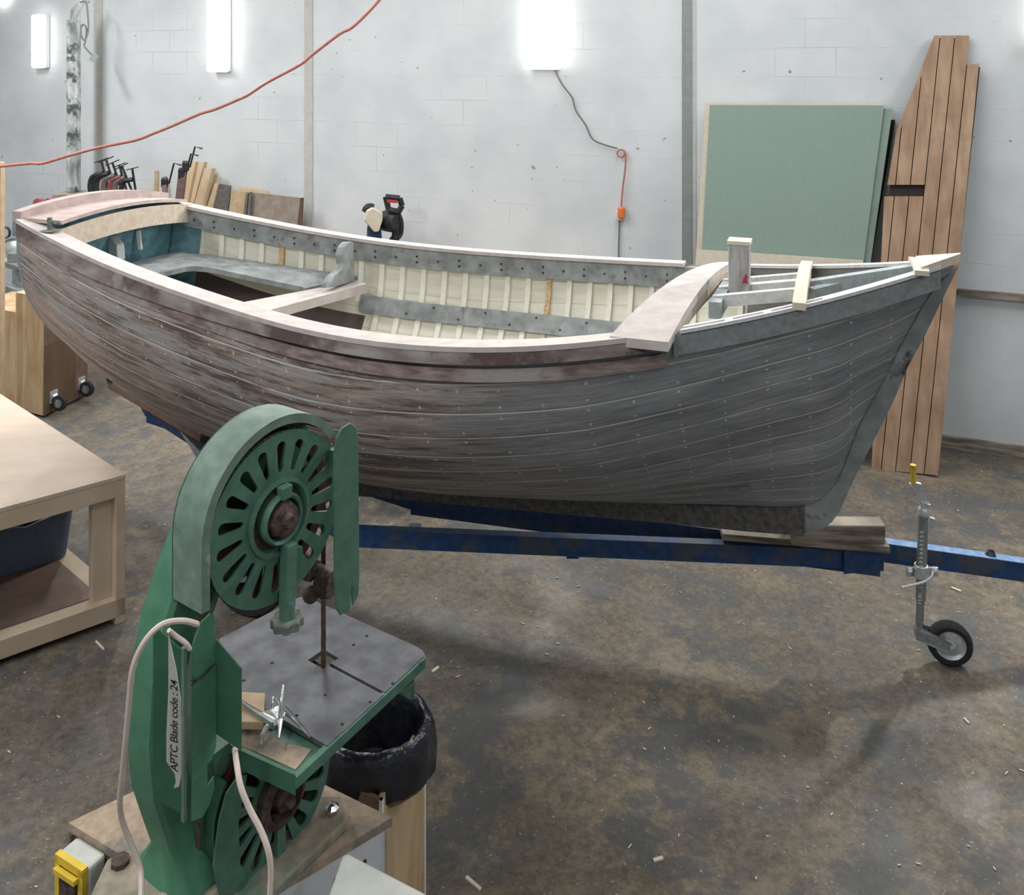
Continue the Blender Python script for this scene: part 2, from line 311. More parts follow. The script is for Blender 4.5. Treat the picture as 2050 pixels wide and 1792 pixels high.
def wall_material():
    m = bpy.data.materials.new('white_painted_blockwork'); m.use_nodes = True; nt = m.node_tree; N = nt.nodes; L = nt.links
    b = N['Principled BSDF']; b.inputs['Roughness'].default_value = .75
    uv = N.new('ShaderNodeUVMap'); uv.uv_map = 'UVMap'
    br = N.new('ShaderNodeTexBrick'); br.inputs['Scale'].default_value = 1; br.inputs['Brick Width'].default_value = .45; br.inputs['Row Height'].default_value = .225
    br.inputs['Mortar Size'].default_value = .0035; br.inputs['Mortar Smooth'].default_value = .4; br.inputs['Bias'].default_value = -.5
    L.new(uv.outputs[0], br.inputs['Vector'])
    n1 = N.new('ShaderNodeTexNoise'); n1.inputs['Scale'].default_value = 1.1; n1.inputs['Detail'].default_value = 5; L.new(uv.outputs[0], n1.inputs['Vector'])
    gate = N.new('ShaderNodeValToRGB'); gate.color_ramp.elements[0].position = .52; gate.color_ramp.elements[1].position = .68; L.new(n1.outputs['Fac'], gate.inputs[0])
    mu = N.new('ShaderNodeMath'); mu.operation = 'MULTIPLY'; L.new(br.outputs['Fac'], mu.inputs[0]); L.new(gate.outputs[0], mu.inputs[1])
    n2 = N.new('ShaderNodeTexNoise'); n2.inputs['Scale'].default_value = 2.2; n2.inputs['Detail'].default_value = 6; L.new(uv.outputs[0], n2.inputs['Vector'])
    r2 = N.new('ShaderNodeValToRGB'); r2.color_ramp.elements[0].position = .3; r2.color_ramp.elements[0].color = (.60, .635, .655, 1); r2.color_ramp.elements[1].position = .6; r2.color_ramp.elements[1].color = (.69, .72, .735, 1)
    L.new(n2.outputs['Fac'], r2.inputs[0])
    n3 = N.new('ShaderNodeTexNoise'); n3.inputs['Scale'].default_value = 14; n3.inputs['Detail'].default_value = 2; L.new(uv.outputs[0], n3.inputs['Vector'])
    r3 = N.new('ShaderNodeValToRGB'); r3.color_ramp.elements[0].position = .735; r3.color_ramp.elements[0].color = (0, 0, 0, 1); r3.color_ramp.elements[1].position = .755; r3.color_ramp.elements[1].color = (.8, .8, .8, 1)
    L.new(n3.outputs['Fac'], r3.inputs[0])
    m1 = N.new('ShaderNodeMixRGB'); L.new(r3.outputs[0], m1.inputs[0]); L.new(r2.outputs[0], m1.inputs[1]); m1.inputs[2].default_value = (.2, .22, .22, 1)
    m2 = N.new('ShaderNodeMixRGB'); mm = N.new('ShaderNodeMath'); mm.operation = 'MULTIPLY'; mm.inputs[1].default_value = .8; L.new(mu.outputs[0], mm.inputs[0])
    L.new(mm.outputs[0], m2.inputs[0]); L.new(m1.outputs[0], m2.inputs[1]); m2.inputs[2].default_value = (.42, .44, .45, 1)
    L.new(m2.outputs[0], b.inputs['Base Color'])
    bp = N.new('ShaderNodeBump'); bp.invert = True; bp.inputs['Strength'].default_value = .3; bp.inputs['Distance'].default_value = .004
    L.new(br.outputs['Fac'], bp.inputs['Height'])
    n4 = N.new('ShaderNodeTexNoise'); n4.inputs['Scale'].default_value = 60; n4.inputs['Detail'].default_value = 3; L.new(uv.outputs[0], n4.inputs['Vector'])
    b2 = N.new('ShaderNodeBump'); b2.inputs['Strength'].default_value = .12; b2.inputs['Distance'].default_value = .004
    L.new(n4.outputs['Fac'], b2.inputs['Height']); L.new(bp.outputs[0], b2.inputs['Normal']); L.new(b2.outputs[0], b.inputs['Normal'])
    return m
def hull_material():
    # U: metres along the boat, V: strake count (0 keel, 12 sheer)
    m = bpy.data.materials.new('stripped_planked_hull'); m.use_nodes = True; nt = m.node_tree; N = nt.nodes; L = nt.links
    b = N['Principled BSDF']; b.inputs['Roughness'].default_value = .75; b.inputs['Specular IOR Level'].default_value = .25
    uv = N.new('ShaderNodeUVMap'); uv.uv_map = 'UVMap'; sp = N.new('ShaderNodeSeparateXYZ'); L.new(uv.outputs[0], sp.inputs[0])
    def math(op, a, c=None, d=None):
        x = N.new('ShaderNodeMath'); x.operation = op
        for i, q in enumerate((a, c, d)):
            if q is None: continue
            if isinstance(q, (int, float)): x.inputs[i].default_value = q
            else: L.new(q, x.inputs[i])
        return x.outputs[0]
    def noise(sc, det, mp=(1, 1, 1), rough=.6, off=0):
        q = N.new('ShaderNodeMapping'); q.inputs['Scale'].default_value = mp; q.inputs['Location'].default_value = (off, off*.7, off*.3)
        L.new(uv.outputs[0], q.inputs['Vector'])
        n = N.new('ShaderNodeTexNoise'); n.inputs['Scale'].default_value = sc; n.inputs['Detail'].default_value = det; n.inputs['Roughness'].default_value = rough
        L.new(q.outputs[0], n.inputs['Vector']); return n.outputs['Fac']
    def ramp(x, *st):
        r = N.new('ShaderNodeValToRGB'); e = r.color_ramp.elements
        while len(e) < len(st): e.new(.5)
        for i, (p, c) in enumerate(st): e[i].position = p; e[i].color = (*c, 1) if len(c) == 3 else (c[0],)*3+(1,)
        L.new(x, r.inputs['Fac']); return r.outputs[0]
    def mix(f, a, c):
        x = N.new('ShaderNodeMixRGB'); L.new(f, x.inputs[0]); L.new(a, x.inputs[1])
        if isinstance(c, tuple): x.inputs[2].default_value = (*c, 1)
        else: L.new(c, x.inputs[2])
        return x.outputs[0]
    U, Vv = sp.outputs[0], sp.outputs[1]
    fv = math('FRACT', Vv)
    dseam = math('SUBTRACT', .5, math('ABSOLUTE', math('SUBTRACT', fv, .5)))
    # per strake tone
    plank = N.new('ShaderNodeTexWhiteNoise'); plank.noise_dimensions = '1D'; L.new(math('FLOOR', Vv), plank.inputs['W'])
    warm = ramp(noise(2.0, 9, (1, .5, 1), .65), (.34, (.20, .15, .125)), (.47, (.34, .275, .235)), (.62, (.47, .395, .35)))
    grey = ramp(noise(2.6, 8, (1, .45, 1), .65, 7), (.35, (.21, .225, .24)), (.65, (.37, .39, .405)))
    # stern half: stripped pink brown, bow third: grey
    bowm = ramp(math('ADD', math('MULTIPLY', U, .22), math('MULTIPLY', noise(2.2, 7, (.8, .5, 1), .7, 3), .42)), (.74, (0,)), (.92, (1,)))
    patch = ramp(noise(1.5, 12, (1, .75, 1), .78, 12), (.50, (0,)), (.55, (.9,)))
    c = mix(patch, warm, (.37, .375, .37))
    low = ramp(math('ADD', math('MULTIPLY', Vv, .14), math('MULTIPLY', noise(1.5, 8, (1, .4, 1), .7, 5), .8)), (.60, (.9,)), (.82, (0,)))
    c = mix(low, c, (.25, .27, .25))
    dk = ramp(noise(2.6, 12, (.8, 1.1, 1), .8, 20), (.49, (0,)), (.56, (.85,)))
    dkg = math('MULTIPLY', dk, ramp(math('ADD', math('MULTIPLY', Vv, .09), math('MULTIPLY', U, .04)), (.30, (.25,)), (.75, (1,))))
    c = mix(dkg, c, (.10, .065, .055))
    pink = ramp(math('ADD', math('MULTIPLY', U, -.16), math('MULTIPLY', noise(1.7, 8, (1, .4, 1), .7, 31), 1.0)), (.36, (0,)), (.56, (.75,)))
    c = mix(pink, c, (.42, .335, .305))
    c = mix(bowm, c, grey)
    g = mix(math('MULTIPLY', plank.outputs['Value'], .18), c, (.12, .11, .10))
    gr = N.new('ShaderNodeMixRGB'); gr.blend_type = 'MULTIPLY'; gr.inputs[0].default_value = 1
    L.new(g, gr.inputs[1]); L.new(ramp(noise(11, 12, (.45, 1.6, 1), .85, 41), (.36, (.62,)), (.62, (1.25,))), gr.inputs[2]); g = gr.outputs[0]
    # pale seams, broken
    wid = math('ADD', .012, math('MULTIPLY', noise(3, 3, (1, .2, 1)), .03))
    seam = math('MULTIPLY', math('LESS_THAN', dseam, wid), ramp(noise(3.2, 6, (1, 2, 1), .7, 9), (.36, (0,)), (.46, (.9,))))
    seamd = math('MULTIPLY', math('LESS_THAN', dseam, .028), .55)
    g = mix(seamd, g, (.075, .065, .06))
    g = mix(seam, g, (.62, .59, .55))
    # nail heads in rows on every timber
    du = math('MULTIPLY', math('SUBTRACT', math('FRACT', math('DIVIDE', U, .155)), .5), .155)
    dv1 = math('MULTIPLY', math('SUBTRACT', fv, .2), .09); dv2 = math('MULTIPLY', math('SUBTRACT', fv, .8), .09)
    def circ(dv): return math('LESS_THAN', math('ADD', math('POWER', du, 2), math('POWER', dv, 2)), .0055**2)
    nails = math('MULTIPLY', math('MAXIMUM', circ(dv1), circ(dv2)), ramp(noise(9, 5, (1, 1, 1), .7, 15), (.45, (0,)), (.56, (.85,))))
    g = mix(nails, g, (.66, .64, .61))
    L.new(g, b.inputs['Base Color'])
    bp = N.new('ShaderNodeBump'); bp.inputs['Strength'].default_value = .6; bp.inputs['Distance'].default_value = .006
    hgt = math('ADD', math('MULTIPLY', ramp(dseam, (0, (0,)), (.06, (1,))), .6), math('MULTIPLY', noise(9, 8, (1, .35, 1), .7, 2), .7))
    L.new(hgt, bp.inputs['Height']); L.new(bp.outputs[0], b.inputs['Normal'])
    return m
def inner_material():
    m = bpy.data.materials.new('cream_inside_planking'); m.use_nodes = True; nt = m.node_tree; N = nt.nodes; L = nt.links
    b = N['Principled BSDF']; b.inputs['Roughness'].default_value = .7
    uv = N.new('ShaderNodeUVMap'); uv.uv_map = 'UVMap'; sp = N.new('ShaderNodeSeparateXYZ'); L.new(uv.outputs[0], sp.inputs[0])
    def mt(op, a, c):
        x = N.new('ShaderNodeMath'); x.operation = op
        for i, q in enumerate((a, c)):
            if isinstance(q, (int, float)): x.inputs[i].default_value = q
            else: L.new(q, x.inputs[i])
        return x.outputs[0]
    n = N.new('ShaderNodeTexNoise'); n.inputs['Scale'].default_value = 3; n.inputs['Detail'].default_value = 7; L.new(uv.outputs[0], n.inputs['Vector'])
    def ramp(x, p0, p1, a=0, c=1):
        r = N.new('ShaderNodeValToRGB'); e = r.color_ramp.elements; e[0].position = p0; e[1].position = p1; e[0].color = (a, a, a, 1); e[1].color = (c, c, c, 1); L.new(x, r.inputs[0]); return r.outputs[0]
    def mix(f, a, c):
        x = N.new('ShaderNodeMixRGB'); L.new(f, x.inputs[0]); L.new(a, x.inputs[1]); x.inputs[2].default_value = (*c, 1); return x.outputs[0]
    r = N.new('ShaderNodeValToRGB'); r.color_ramp.elements[0].position = .35; r.color_ramp.elements[0].color = (.64, .62, .51, 1); r.color_ramp.elements[1].position = .65; r.color_ramp.elements[1].color = (.74, .72, .62, 1); L.new(n.outputs['Fac'], r.inputs[0])
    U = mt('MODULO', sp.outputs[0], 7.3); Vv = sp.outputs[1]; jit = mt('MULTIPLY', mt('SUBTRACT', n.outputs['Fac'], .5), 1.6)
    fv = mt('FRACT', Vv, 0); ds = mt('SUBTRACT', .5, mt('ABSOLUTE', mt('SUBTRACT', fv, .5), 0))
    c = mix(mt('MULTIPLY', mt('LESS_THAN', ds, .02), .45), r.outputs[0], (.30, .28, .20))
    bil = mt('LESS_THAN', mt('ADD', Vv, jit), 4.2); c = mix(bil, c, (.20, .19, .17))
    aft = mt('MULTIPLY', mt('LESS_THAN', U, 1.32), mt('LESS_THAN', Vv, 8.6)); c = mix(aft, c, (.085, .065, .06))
    bow = mt('GREATER_THAN', U, 3.62); c = mix(mt('MULTIPLY', bow, .9), c, (.10, .10, .105))  # bow end: shade under the foredeck framing painted into the planking
    L.new(c, b.inputs['Base Color']); return m
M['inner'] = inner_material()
M['floor'] = floor_material(); M['wall'] = wall_material(); M['hull'] = hull_material()

# ------------------------------------------------------------------ room
WO = V((3.43, 6.5, 0)); WL = V((-.926, .378, 0)); WN = V((-.378, -.926, 0))   # back wall: origin, direction to the left, normal into the room
def wallpt(px, py, off=0.0): return pplane(px, py, WO+WN*off, WN)
def on_wall(a, z, off=0.0): return WO+WL*a+WN*off+V((0, 0, z))
b = MB().box((-12, -6, -.05), (10, 14, 0)); tag(b.build('floor', M['floor']), kind='structure')
b = MB(); p0, p1 = on_wall(-8, 0), on_wall(12, 0)
b.add([p0, p1, p1+V((0, 0, 5)), p0+V((0, 0, 5)), p0-WN*.2, p1-WN*.2, p1-WN*.2+V((0, 0, 5)), p0-WN*.2+V((0, 0, 5))], [(0, 1, 2, 3), (7, 6, 5, 4), (0, 4, 5, 1), (3, 2, 6, 7)])
b.uv = [(-8+.1, -.01), (12.1, -.01), (12.1, 4.99), (-7.9, 4.99)]*2
tag(b.build('wall_back', M['wall']), kind='structure')
b = MB().box((-12, -6, 5), (10, 14, 5.1)); tag(b.build('ceiling', M['colbeige']), kind='structure')
def wallstrip(name, a0, a1, z0, z1, d, mat, **k):
    b = MB().hexa([on_wall(a0, z0, -.02), on_wall(a1, z0, -.02), on_wall(a1, z0, d), on_wall(a0, z0, d)], [on_wall(a0, z1, -.02), on_wall(a1, z1, -.02), on_wall(a1, z1, d), on_wall(a0, z1, d)])
    return tag(b.build(name, mat, **k), kind='structure')
def wa(px, py=500): p = wallpt(px, py); return (p-WO).dot(WL)
def wz(px, py): return wallpt(px, py).z
wallstrip('baseboard_back', -8, 12, 0, wz(1975, 882), .03, M['oldtimber'])
wallstrip('trim_1', wa(1386), wa(1366), 0, 5, .012, M['colgrey'])
wallstrip('trim_2', wa(1394), wa(1386), 0, 5, .006, M['colbeige'])
wallstrip('trim_3', wa(627), wa(611), 0, 5, .012, M['colbeige'])
wallstrip('trim_4', wa(207), wa(190), 0, 5, .012, M['colbeige'])
zt = wz(1985, 583); wallstrip('trim_5', -8, wa(1917), zt-.045, zt, .05, M['oldtimber'])
# tall peeling post on the left
wp = PY(151, 380, 9.3)
b = MB(); top = PY(151, 40, 9.3).z
b.box((wp.x-.055, 9.22, 1.491), (wp.x+.045, 9.33, top)); b.tube([(wp.x-.005, 9.3, top-.02), (wp.x+.0, 9.3, top+.1), (wp.x+.06, 9.32, top+.19), (wp.x+.12, 9.36, top+.2)], [.055, .05, .03, .02], 8)
tag(b.build('pipe_post', M['ironpost'], bevel=.01), 'tall grey post with peeling white paint, standing on a brown timber block by the wall', 'post')
b = MB(); bb = PY(153, 398, 9.3)
b.box((bb.x-.15, 9.10, 0), (bb.x+.15, 9.40, 1.49)); tag(b.build('timber_block', M['wood2'], bevel=.01), 'brown square timber pedestal under the tall peeling post', 'pedestal')
# loose cables by the post
b = MB(); Yc = 9.15
b.tube(smooth_path([PY(160, 5, Yc), PY(172, 4, Yc), PY(176, 30, Yc), PY(177, 60, Yc), PY(170, 80, Yc), PY(163, 72, Yc), PY(162, 56, Yc), PY(167, 49, Yc), PY(173, 58, Yc), PY(171, 82, Yc), PY(169, 92, Yc), PY(176, 101, Yc), PY(184, 110, Yc), PY(188, 116, Yc)]), .009, 6)
cr = b.build('hanging_cable', M['greycable'], smooth=True); tag(cr, 'thin grey cable hanging in a loop beside the peeling post', 'cable')
MB().obox(PY(188, 116, Yc), (.025, 0, -.015), (0, .015, 0), (.02, 0, .03)).build('cable_plug', M['colgrey'], cr)

# ------------------------------------------------------------------ wall lamps
for (x0, x1, y0, y1, pw, lab) in ((79, 104, 30, 136, 55, 'small vertical strip light on the wall left of the peeling post'),
                              (427, 470, -60, 144, 75, 'vertical strip light on the wall above the leaning offcuts'),
                              (1053, 1133, -110, 139, 120, 'largest vertical strip light, on the wall above the middle of the boat'),
                              (2062, 2120, -60, 90, 130, 'vertical strip light at the right edge, above the leaning plank panel')):
    pa, pb = wallpt((x0+x1)/2, y0), wallpt((x0+x1)/2, y1)
    wd = abs(wa(x0)-wa(x1))/2*.92
    t = thing('strip_light', pb, lab, 'light', 'vertical strip lights on the back wall')
    c = (pa+pb)/2; h = (pa.z-pb.z)/2
    MB().obox(V((c.x, c.y, c.z))+WN*.035, WL*wd*.8, WN*.025, V((0, 0, h*.99))).build('housing', M['lampbody'], t)
    MB().obox(V((c.x, c.y, c.z))+WN*.09, WL*wd, WN*.03, V((0, 0, h))).build('diffuser', M['lamp'], t, bevel=.02)
    cc0 = V((c.x, c.y, c.z))+WN*.14; area('lamp_light', cc0, wd*1.6, 2*h, pw, (1, .985, .95), cc0+WN)
# small lamp end in the top-left corner
pb = wallpt(8, 8); t = thing('strip_light', pb, 'strip light cut by the top left corner, only its end showing', 'light', 'vertical strip lights on the back wall')
MB().obox(pb+WN*.05+V((0, 0, .5)), WL*.08, WN*.04, V((0, 0, .5))).build('diffuser', M['lamp'], t, bevel=.02)
# cable from the big lamp to the orange plug
b = MB(); o = .03
b.tube(smooth_path([wallpt(1110, 139, o), wallpt(1126, 170, o), wallpt(1145, 195, o), wallpt(1153, 222, o), wallpt(1172, 250, o), wallpt(1186, 278, o), wallpt(1211, 290, o), wallpt(1236, 297, o)]), .007, 6)
cc = b.build('lamp_cable', M['greycable'], smooth=True); tag(cc, 'dark grey cable running down the wall from the largest strip light', 'cable')
b = MB(); ctr = wallpt(1243, 307, .03); R = .032
b.tube([ctr+WL*R*cos(q)+V((0, 0, R*sin(q))) for q in [i*2*pi/20 for i in range(46)]], .007, 6)
b.tube(smooth_path([wallpt(1245, 299, o), wallpt(1252, 307, o), wallpt(1252, 335, o), wallpt(1247, 375, o), wallpt(1244, 413, o)]), .007, 6)
oc = b.build('extension_lead', M['hose'], smooth=True); tag(oc, 'orange extension lead coiled once on the wall and running down to the plug', 'cable')
pl = wallpt(1244, 426, .05)
MB().obox(pl, WL*.028, WN*.03, V((0, 0, .05))).build('plug_head', M['orange'], oc, bevel=.015)
t = thing('wall_socket', wallpt(1241, 440, 0), 'white wall socket with conduit below the orange plug', 'socket')
MB().obox(wallpt(1241, 432, .02), WL*.035, WN*.02, V((0, 0, .035))).build('socket_box', M['whiteplastic'], t, bevel=.004)
MB().cyl(wallpt(1240, 440, .015), on_wall(wa(1238), .9, .015), .006, 8).build('conduit', M['greycable'], t)

# ------------------------------------------------------------------ red hose across the room
t = MB(); pts = [(-40, 336), (0, 333), (60, 327), (85, 327), (140, 311), (200, 295), (270, 281), (310, 266), (345, 252), (400, 228), (430, 219), (480, 198), (500, 188), (535, 165), (600, 130), (625, 110), (680, 68), (705, 55), (740, 22), (770, -12), (830, -80)]
t.tube(smooth_path([PY(x, y, 6.95-.6*(x/800)) for x, y in pts], 4), .0115, 8)
tag(t.build('air_hose', M['hose'], smooth=True), 'dull red hose strung across the room above the boat stern', 'hose')
t = MB(); q0 = PY(1, 330, 6.99)
t.box((q0.x-.05, 6.97, 0), (q0.x+.012, 7.03, q0.z+.02)); tag(t.build('hose_stake', M['wood4']), 'thin wooden stake at the left edge holding up the red hose', 'stake')

# ------------------------------------------------------------------ boards leaning on the back wall
def lean_plane(p_floor, lean):             # plane through a floor point, parallel to the wall, leaning back
    n = (WN*cos(lean)+V((0, 0, 1))*sin(lean)).normalized(); return p_floor, n
def slab(px_list, o, n, th, name, mat, parent=None, bevel=0):
    pts = [pplane(x, y, o, n) for x, y in px_list]
    return MB().prism(pts, -n*th).build(name, mat, parent, bevel=bevel)
o1, n1 = lean_plane(on_wall(2.2, 0, .52), radians(9))
def ext(a, b_, y):                         # extend line a-b to row y
    t = (y-a[1])/(b_[1]-a[1]); return (a[0]+(b_[0]-a[0])*t, y)
FY = F*2.8
def low(xa, ya, xb, yb):                   # continue an edge down to the floor plane z=0 on plane o1,n1
    pa, pb = pplane(xa, ya, *PLN), pplane(xb, yb, *PLN); d = pb-pa; return pa+d*((0.001-pa.z)/d.z)
def leaning_sheet(name, mat, pln, x0, y0, x1, y1, xb0, yb0, xb1, yb1, th, label):
    global PLN; PLN = pln
    pts = [pplane(x0, y0, *pln), pplane(x1, y1, *pln), low(x1, y1, xb1, yb1), low(x0, y0, xb0, yb0)]
    b = MB().prism(pts, -pln[1]*th); return tag(b.build(name, mat), label, 'board')
def off(pl, d): return (pl[0]+WN*d, pl[1])
B0 = (o1, n1)
leaning_sheet('wall_board', M['creamboard'], off(B0, -.043), 1412, 206, 1768, 207, 1390, 560, 1730, 560, .018, 'cream sheet just behind the large green board, its pale edge showing')
leaning_sheet('wall_board', M['greenboard'], off(B0, -.022), 1740, 216, 1787, 218, 1700, 540, 1741, 540, .018, 'second green sheet peeping out right of the large green board')
leaning_sheet('wall_board', M['dark'], off(B0, -.11), 1740, 240, 1792, 240, 1716, 480, 1752, 480, .018, 'dark sheet behind the green boards, a narrow strip at their right')
leaning_sheet('wall_board', M['dark'], off(B0, -.10), 1400, 394, 1440, 394, 1393, 520, 1440, 520, .018, 'short black sheet showing left of the cream board')
pts = [(1421, 210), (1770, 211), (1727, 540), (1404, 540)]
leaning_sheet('wall_board', M['greenboard'], B0, 1421, 210, 1770, 211, 1405, 500, 1732, 500, .018, 'large sage green sheet leaning on the wall behind the bow')
leaning_sheet('wall_board', M['creamboard'], off(B0, .04), 1395, 499, 1728, 521, 1384, 640, 1722, 640, .018, 'low cream board leaning in front of the large green sheet')
# tall plank panel
o2, n2 = lean_plane(on_wall(0, 0, 0), 0)
pf = P(1812, 947, .0); dist = (pf-WO).dot(WN); o2, n2 = lean_plane(pf, math.atan2(dist-.05, 3.0))
def clip(poly, a, c, keep):                # keep side of line a->c (sign)
    out = []
    def sd(p): return keep*((c[0]-a[0])*(p[1]-a[1])-(c[1]-a[1])*(p[0]-a[0]))
    for i in range(len(poly)):
        p, q = poly[i], poly[(i+1) % len(poly)]; dp, dq = sd(p), sd(q)
        if dp >= 0: out.append(p)
        if (dp >= 0) != (dq >= 0):
            t = dp/(dp-dq); out.append((p[0]+(q[0]-p[0])*t, p[1]+(q[1]-p[1])*t))
    return out
panel = thing('plank_panel', pf, 'tall red brown planked deck panel leaning against the wall beside the bow', 'panel')
def Lk_(k, y): return lerp(1971-29.6*k, 1880-28.6*k, (y-72)/873)
fy = lambda x: 945+(x-1810)*.10            # bottom edge
for k in range(6):
    ytop = 130 if k == 0 else 71
    g = .9
    quad = [(Lk_(k, ytop)-g, ytop), (Lk_(k, 960)-g, fy(Lk_(k, 950))), (Lk_(k+1, 960)+g, fy(Lk_(k+1, 950))), (Lk_(k+1, ytop)+g, ytop)]
    if k == 0: quad[0] = (quad[0][0]-4, quad[0][1]-3)
    segs = [quad]
    if k >= 3:
        up = clip(quad, (0, 370), (2000, 370), -1); lo = clip(quad, (0, 393), (2000, 393), 1)
        segs = [up, lo]
    for s_ in segs:
        s_ = clip(s_, (1870, 72), (1795, 262), -1); s_ = clip(s_, (1795, 262), (1776, 372), -1) if s_ and min(p[1] for p in s_) < 369 else s_
        s_ = clip(s_, (1770, 393), (1745, 930), -1) if s_ and min(p[1] for p in s_) > 380 else s_
        if len(s_) > 2: slab(s_, o2, n2, .022, 'plank', M['tg'], panel)
pts = [(1875, 76), (1935, 76), (1935, 130), (1962, 134), (1876, 940), (1756, 930), (1768, 500), (1782, 372), (1800, 265)]
slab(pts, o2-n2*.024, n2, .018, 'backing', M['dark'], panel)

# ------------------------------------------------------------------ hidden low workbench along the wall and the things standing on it
WB = thing('long_workbench', on_wall(5.6, 0, .4), 'long low workbench along the wall behind the boat, under the miter saw and the clamps', 'bench')
b = MB().hexa([on_wall(3.0, .90, .04), on_wall(8.05, .90, .04), on_wall(8.05, .90, .70), on_wall(3.0, .90, .70)], [on_wall(3.0, .95, .04), on_wall(8.05, .95, .04), on_wall(8.05, .95, .70), on_wall(3.0, .95, .70)])
b.build('worktop', M['pine'], WB)
for a in (3.1, 4.7, 6.3, 7.95):
    for d in (.1, .62): MB().obox(on_wall(a, .45, d), WL*.04, WN*.04, V((0, 0, .45))).build('leg', M['pine'], WB)
def lean_board(px0, px1, ytop, pxb0, pxb1, yb, Yd, th, mat, label, name='offcut_board', ytop2=None, zb=.951, cat='board'):
    # front face polygon at distance Yd(bottom), leaning slightly back to the wall
    n = (WN*cos(radians(7))+V((0, 0, 1))*sin(radians(7))).normalized(); o = on_wall(0, 0, Yd)+V((0, 0, zb))
    a, c = pplane(px0, ytop, o, n), pplane(px1, ytop2 or ytop, o, n); d0, d1 = pplane(pxb0, yb, o, n), pplane(pxb1, yb, o, n)
    e0 = a+(d0-a)*((zb-a.z)/(d0.z-a.z)); e1 = c+(d1-c)*((zb-c.z)/(d1.z-c.z))
    return tag(MB().prism([a, c, e1, e0], -n*th).build(name, mat, bevel=.002), label, cat, 'offcuts leaning on the wall behind the stern')
lean_board(376, 392, 323, 354, 372, 420, .30, .05, M['wood1'], 'leftmost long yellow pine offcut leaning behind the transom')
lean_board(393, 409, 324, 371, 384, 420, .27, .05, M['wood1'], 'second yellow pine offcut, between two others behind the transom')
lean_board(409, 424, 337, 384, 403, 424, .30, .06, M['wood1'], 'third pine offcut from the left, shorter than its two neighbours')
lean_board(424, 430, 350, 402, 412, 424, .22, .04, M['wood4'], 'thin brown lath in the fan of pine offcuts')
lean_board(430, 437, 367, 408, 421, 430, .26, .04, M['wood1'], 'rightmost thin pale offcut of the fan')
lean_board(439, 461, 368, 420, 455, 432, .24, .02, M['wood3'], 'dark grey board beside the fan of pine offcuts', ytop2=372)
lean_board(463, 493, 380, 456, 486, 440, .28, .02, M['wood4'], 'tan plywood offcut left of the two thin brown strips', ytop2=384)
lean_board(476, 536, 373, 490, 536, 440, .20, .02, M['wood1'], 'pale ragged plywood piece at the back of the offcuts', ytop2=382)
lean_board(494, 497, 386, 487, 491, 440, .32, .02, M['wood3'], 'left one of two thin dark strips between the plywood offcuts')
lean_board(499, 503, 384, 494, 499, 440, .32, .02, M['wood3'], 'right one of two thin dark strips between the plywood offcuts')
lean_board(503, 601, 385, 497, 594, 460, .28, .02, M['wood2'], 'widest brown plywood offcut with a dark stain, rightmost behind the stern', ytop2=396)
n_ = (WN*cos(radians(7))+V((0, 0, 1))*sin(radians(7))).normalized(); o_ = on_wall(0, 0, .28)+V((0, 0, .951))
lean_board(601, 605, 396, 594, 602, 460, .27, .03, M['redbrown'], 'thin red brown strip right of the widest plywood offcut')
lean_board(309, 316, 342, 308, 316, 410, .25, .02, M['wood4'], 'upright brown batten standing between the clamps and the pine offcuts', cat='batten')
lean_board(192, 200, 362, 186, 202, 400, .25, .03, M['wood4'], 'narrow brown wedge offcut left of the clamps', cat='batten')
lean_board(272, 307, 381, 272, 307, 410, .15, .02, M['wood1'], 'low pale board behind the clamps', cat='board')
lean_board(202, 214, 361, 203, 222, 400, .12, .02, M['creamboard'], 'pale scrap board directly left of the first clamp', cat='board')

def clamp(px, py, s, ang, mat, label, Yd=8.75, jaw=1):
    """G clamp: bowed frame, screw, tommy bar"""
    c = PY(px, py, Yd); t = thing('g_clamp', V((c.x, c.y, c.z-.12*s)), label, 'clamp', 'clamps behind the stern')
    R_ = Matrix.Rotation(ang, 3, 'Y')
    def q(x, z, y=0): v = R_ @ V((x*s, 0, z*s)); return c+v+V((0, y, 0))
    MB().tube(smooth_path([q(.02, .10), q(-.07, .09), q(-.11, 0), q(-.09, -.10), q(-.02, -.13), q(.04, -.12)], 3), [.017*s+.008]*16, 6).build('frame', mat, t, smooth=True)
    MB().cyl(q(.03, -.05), q(.03, .20), .012, 8).build('screw', M['blacksteel'], t)
    MB().cyl(q(-.03, .20), q(.09, .21), .006, 6).build('tommy_bar', M['blacksteel'], t)
    return t
for i, (px, py, sc, an, mt, lab) in enumerate((
        (208, 372, 1.2, -.25, 'blacksteel', 'leftmost G clamp of the hanging row'),
        (221, 374, 1.3, -.30, 'blacksteel', 'second G clamp from the left, its frame black'),
        (234, 376, 1.2, -.32, 'wood3', 'dark grey G clamp in the middle of the row'),
        (245, 377, 1.1, -.28, 'dullred', 'red framed G clamp among the black ones'),
        (255, 378, 1.1, -.38, 'wood3', 'grey clamp directly right of the red one'),
        (265, 380, 1.0, -.15, 'blacksteel', 'smallest clamp at the right end of the row'))):
    clamp(px, py, sc, an, M[mt], lab)
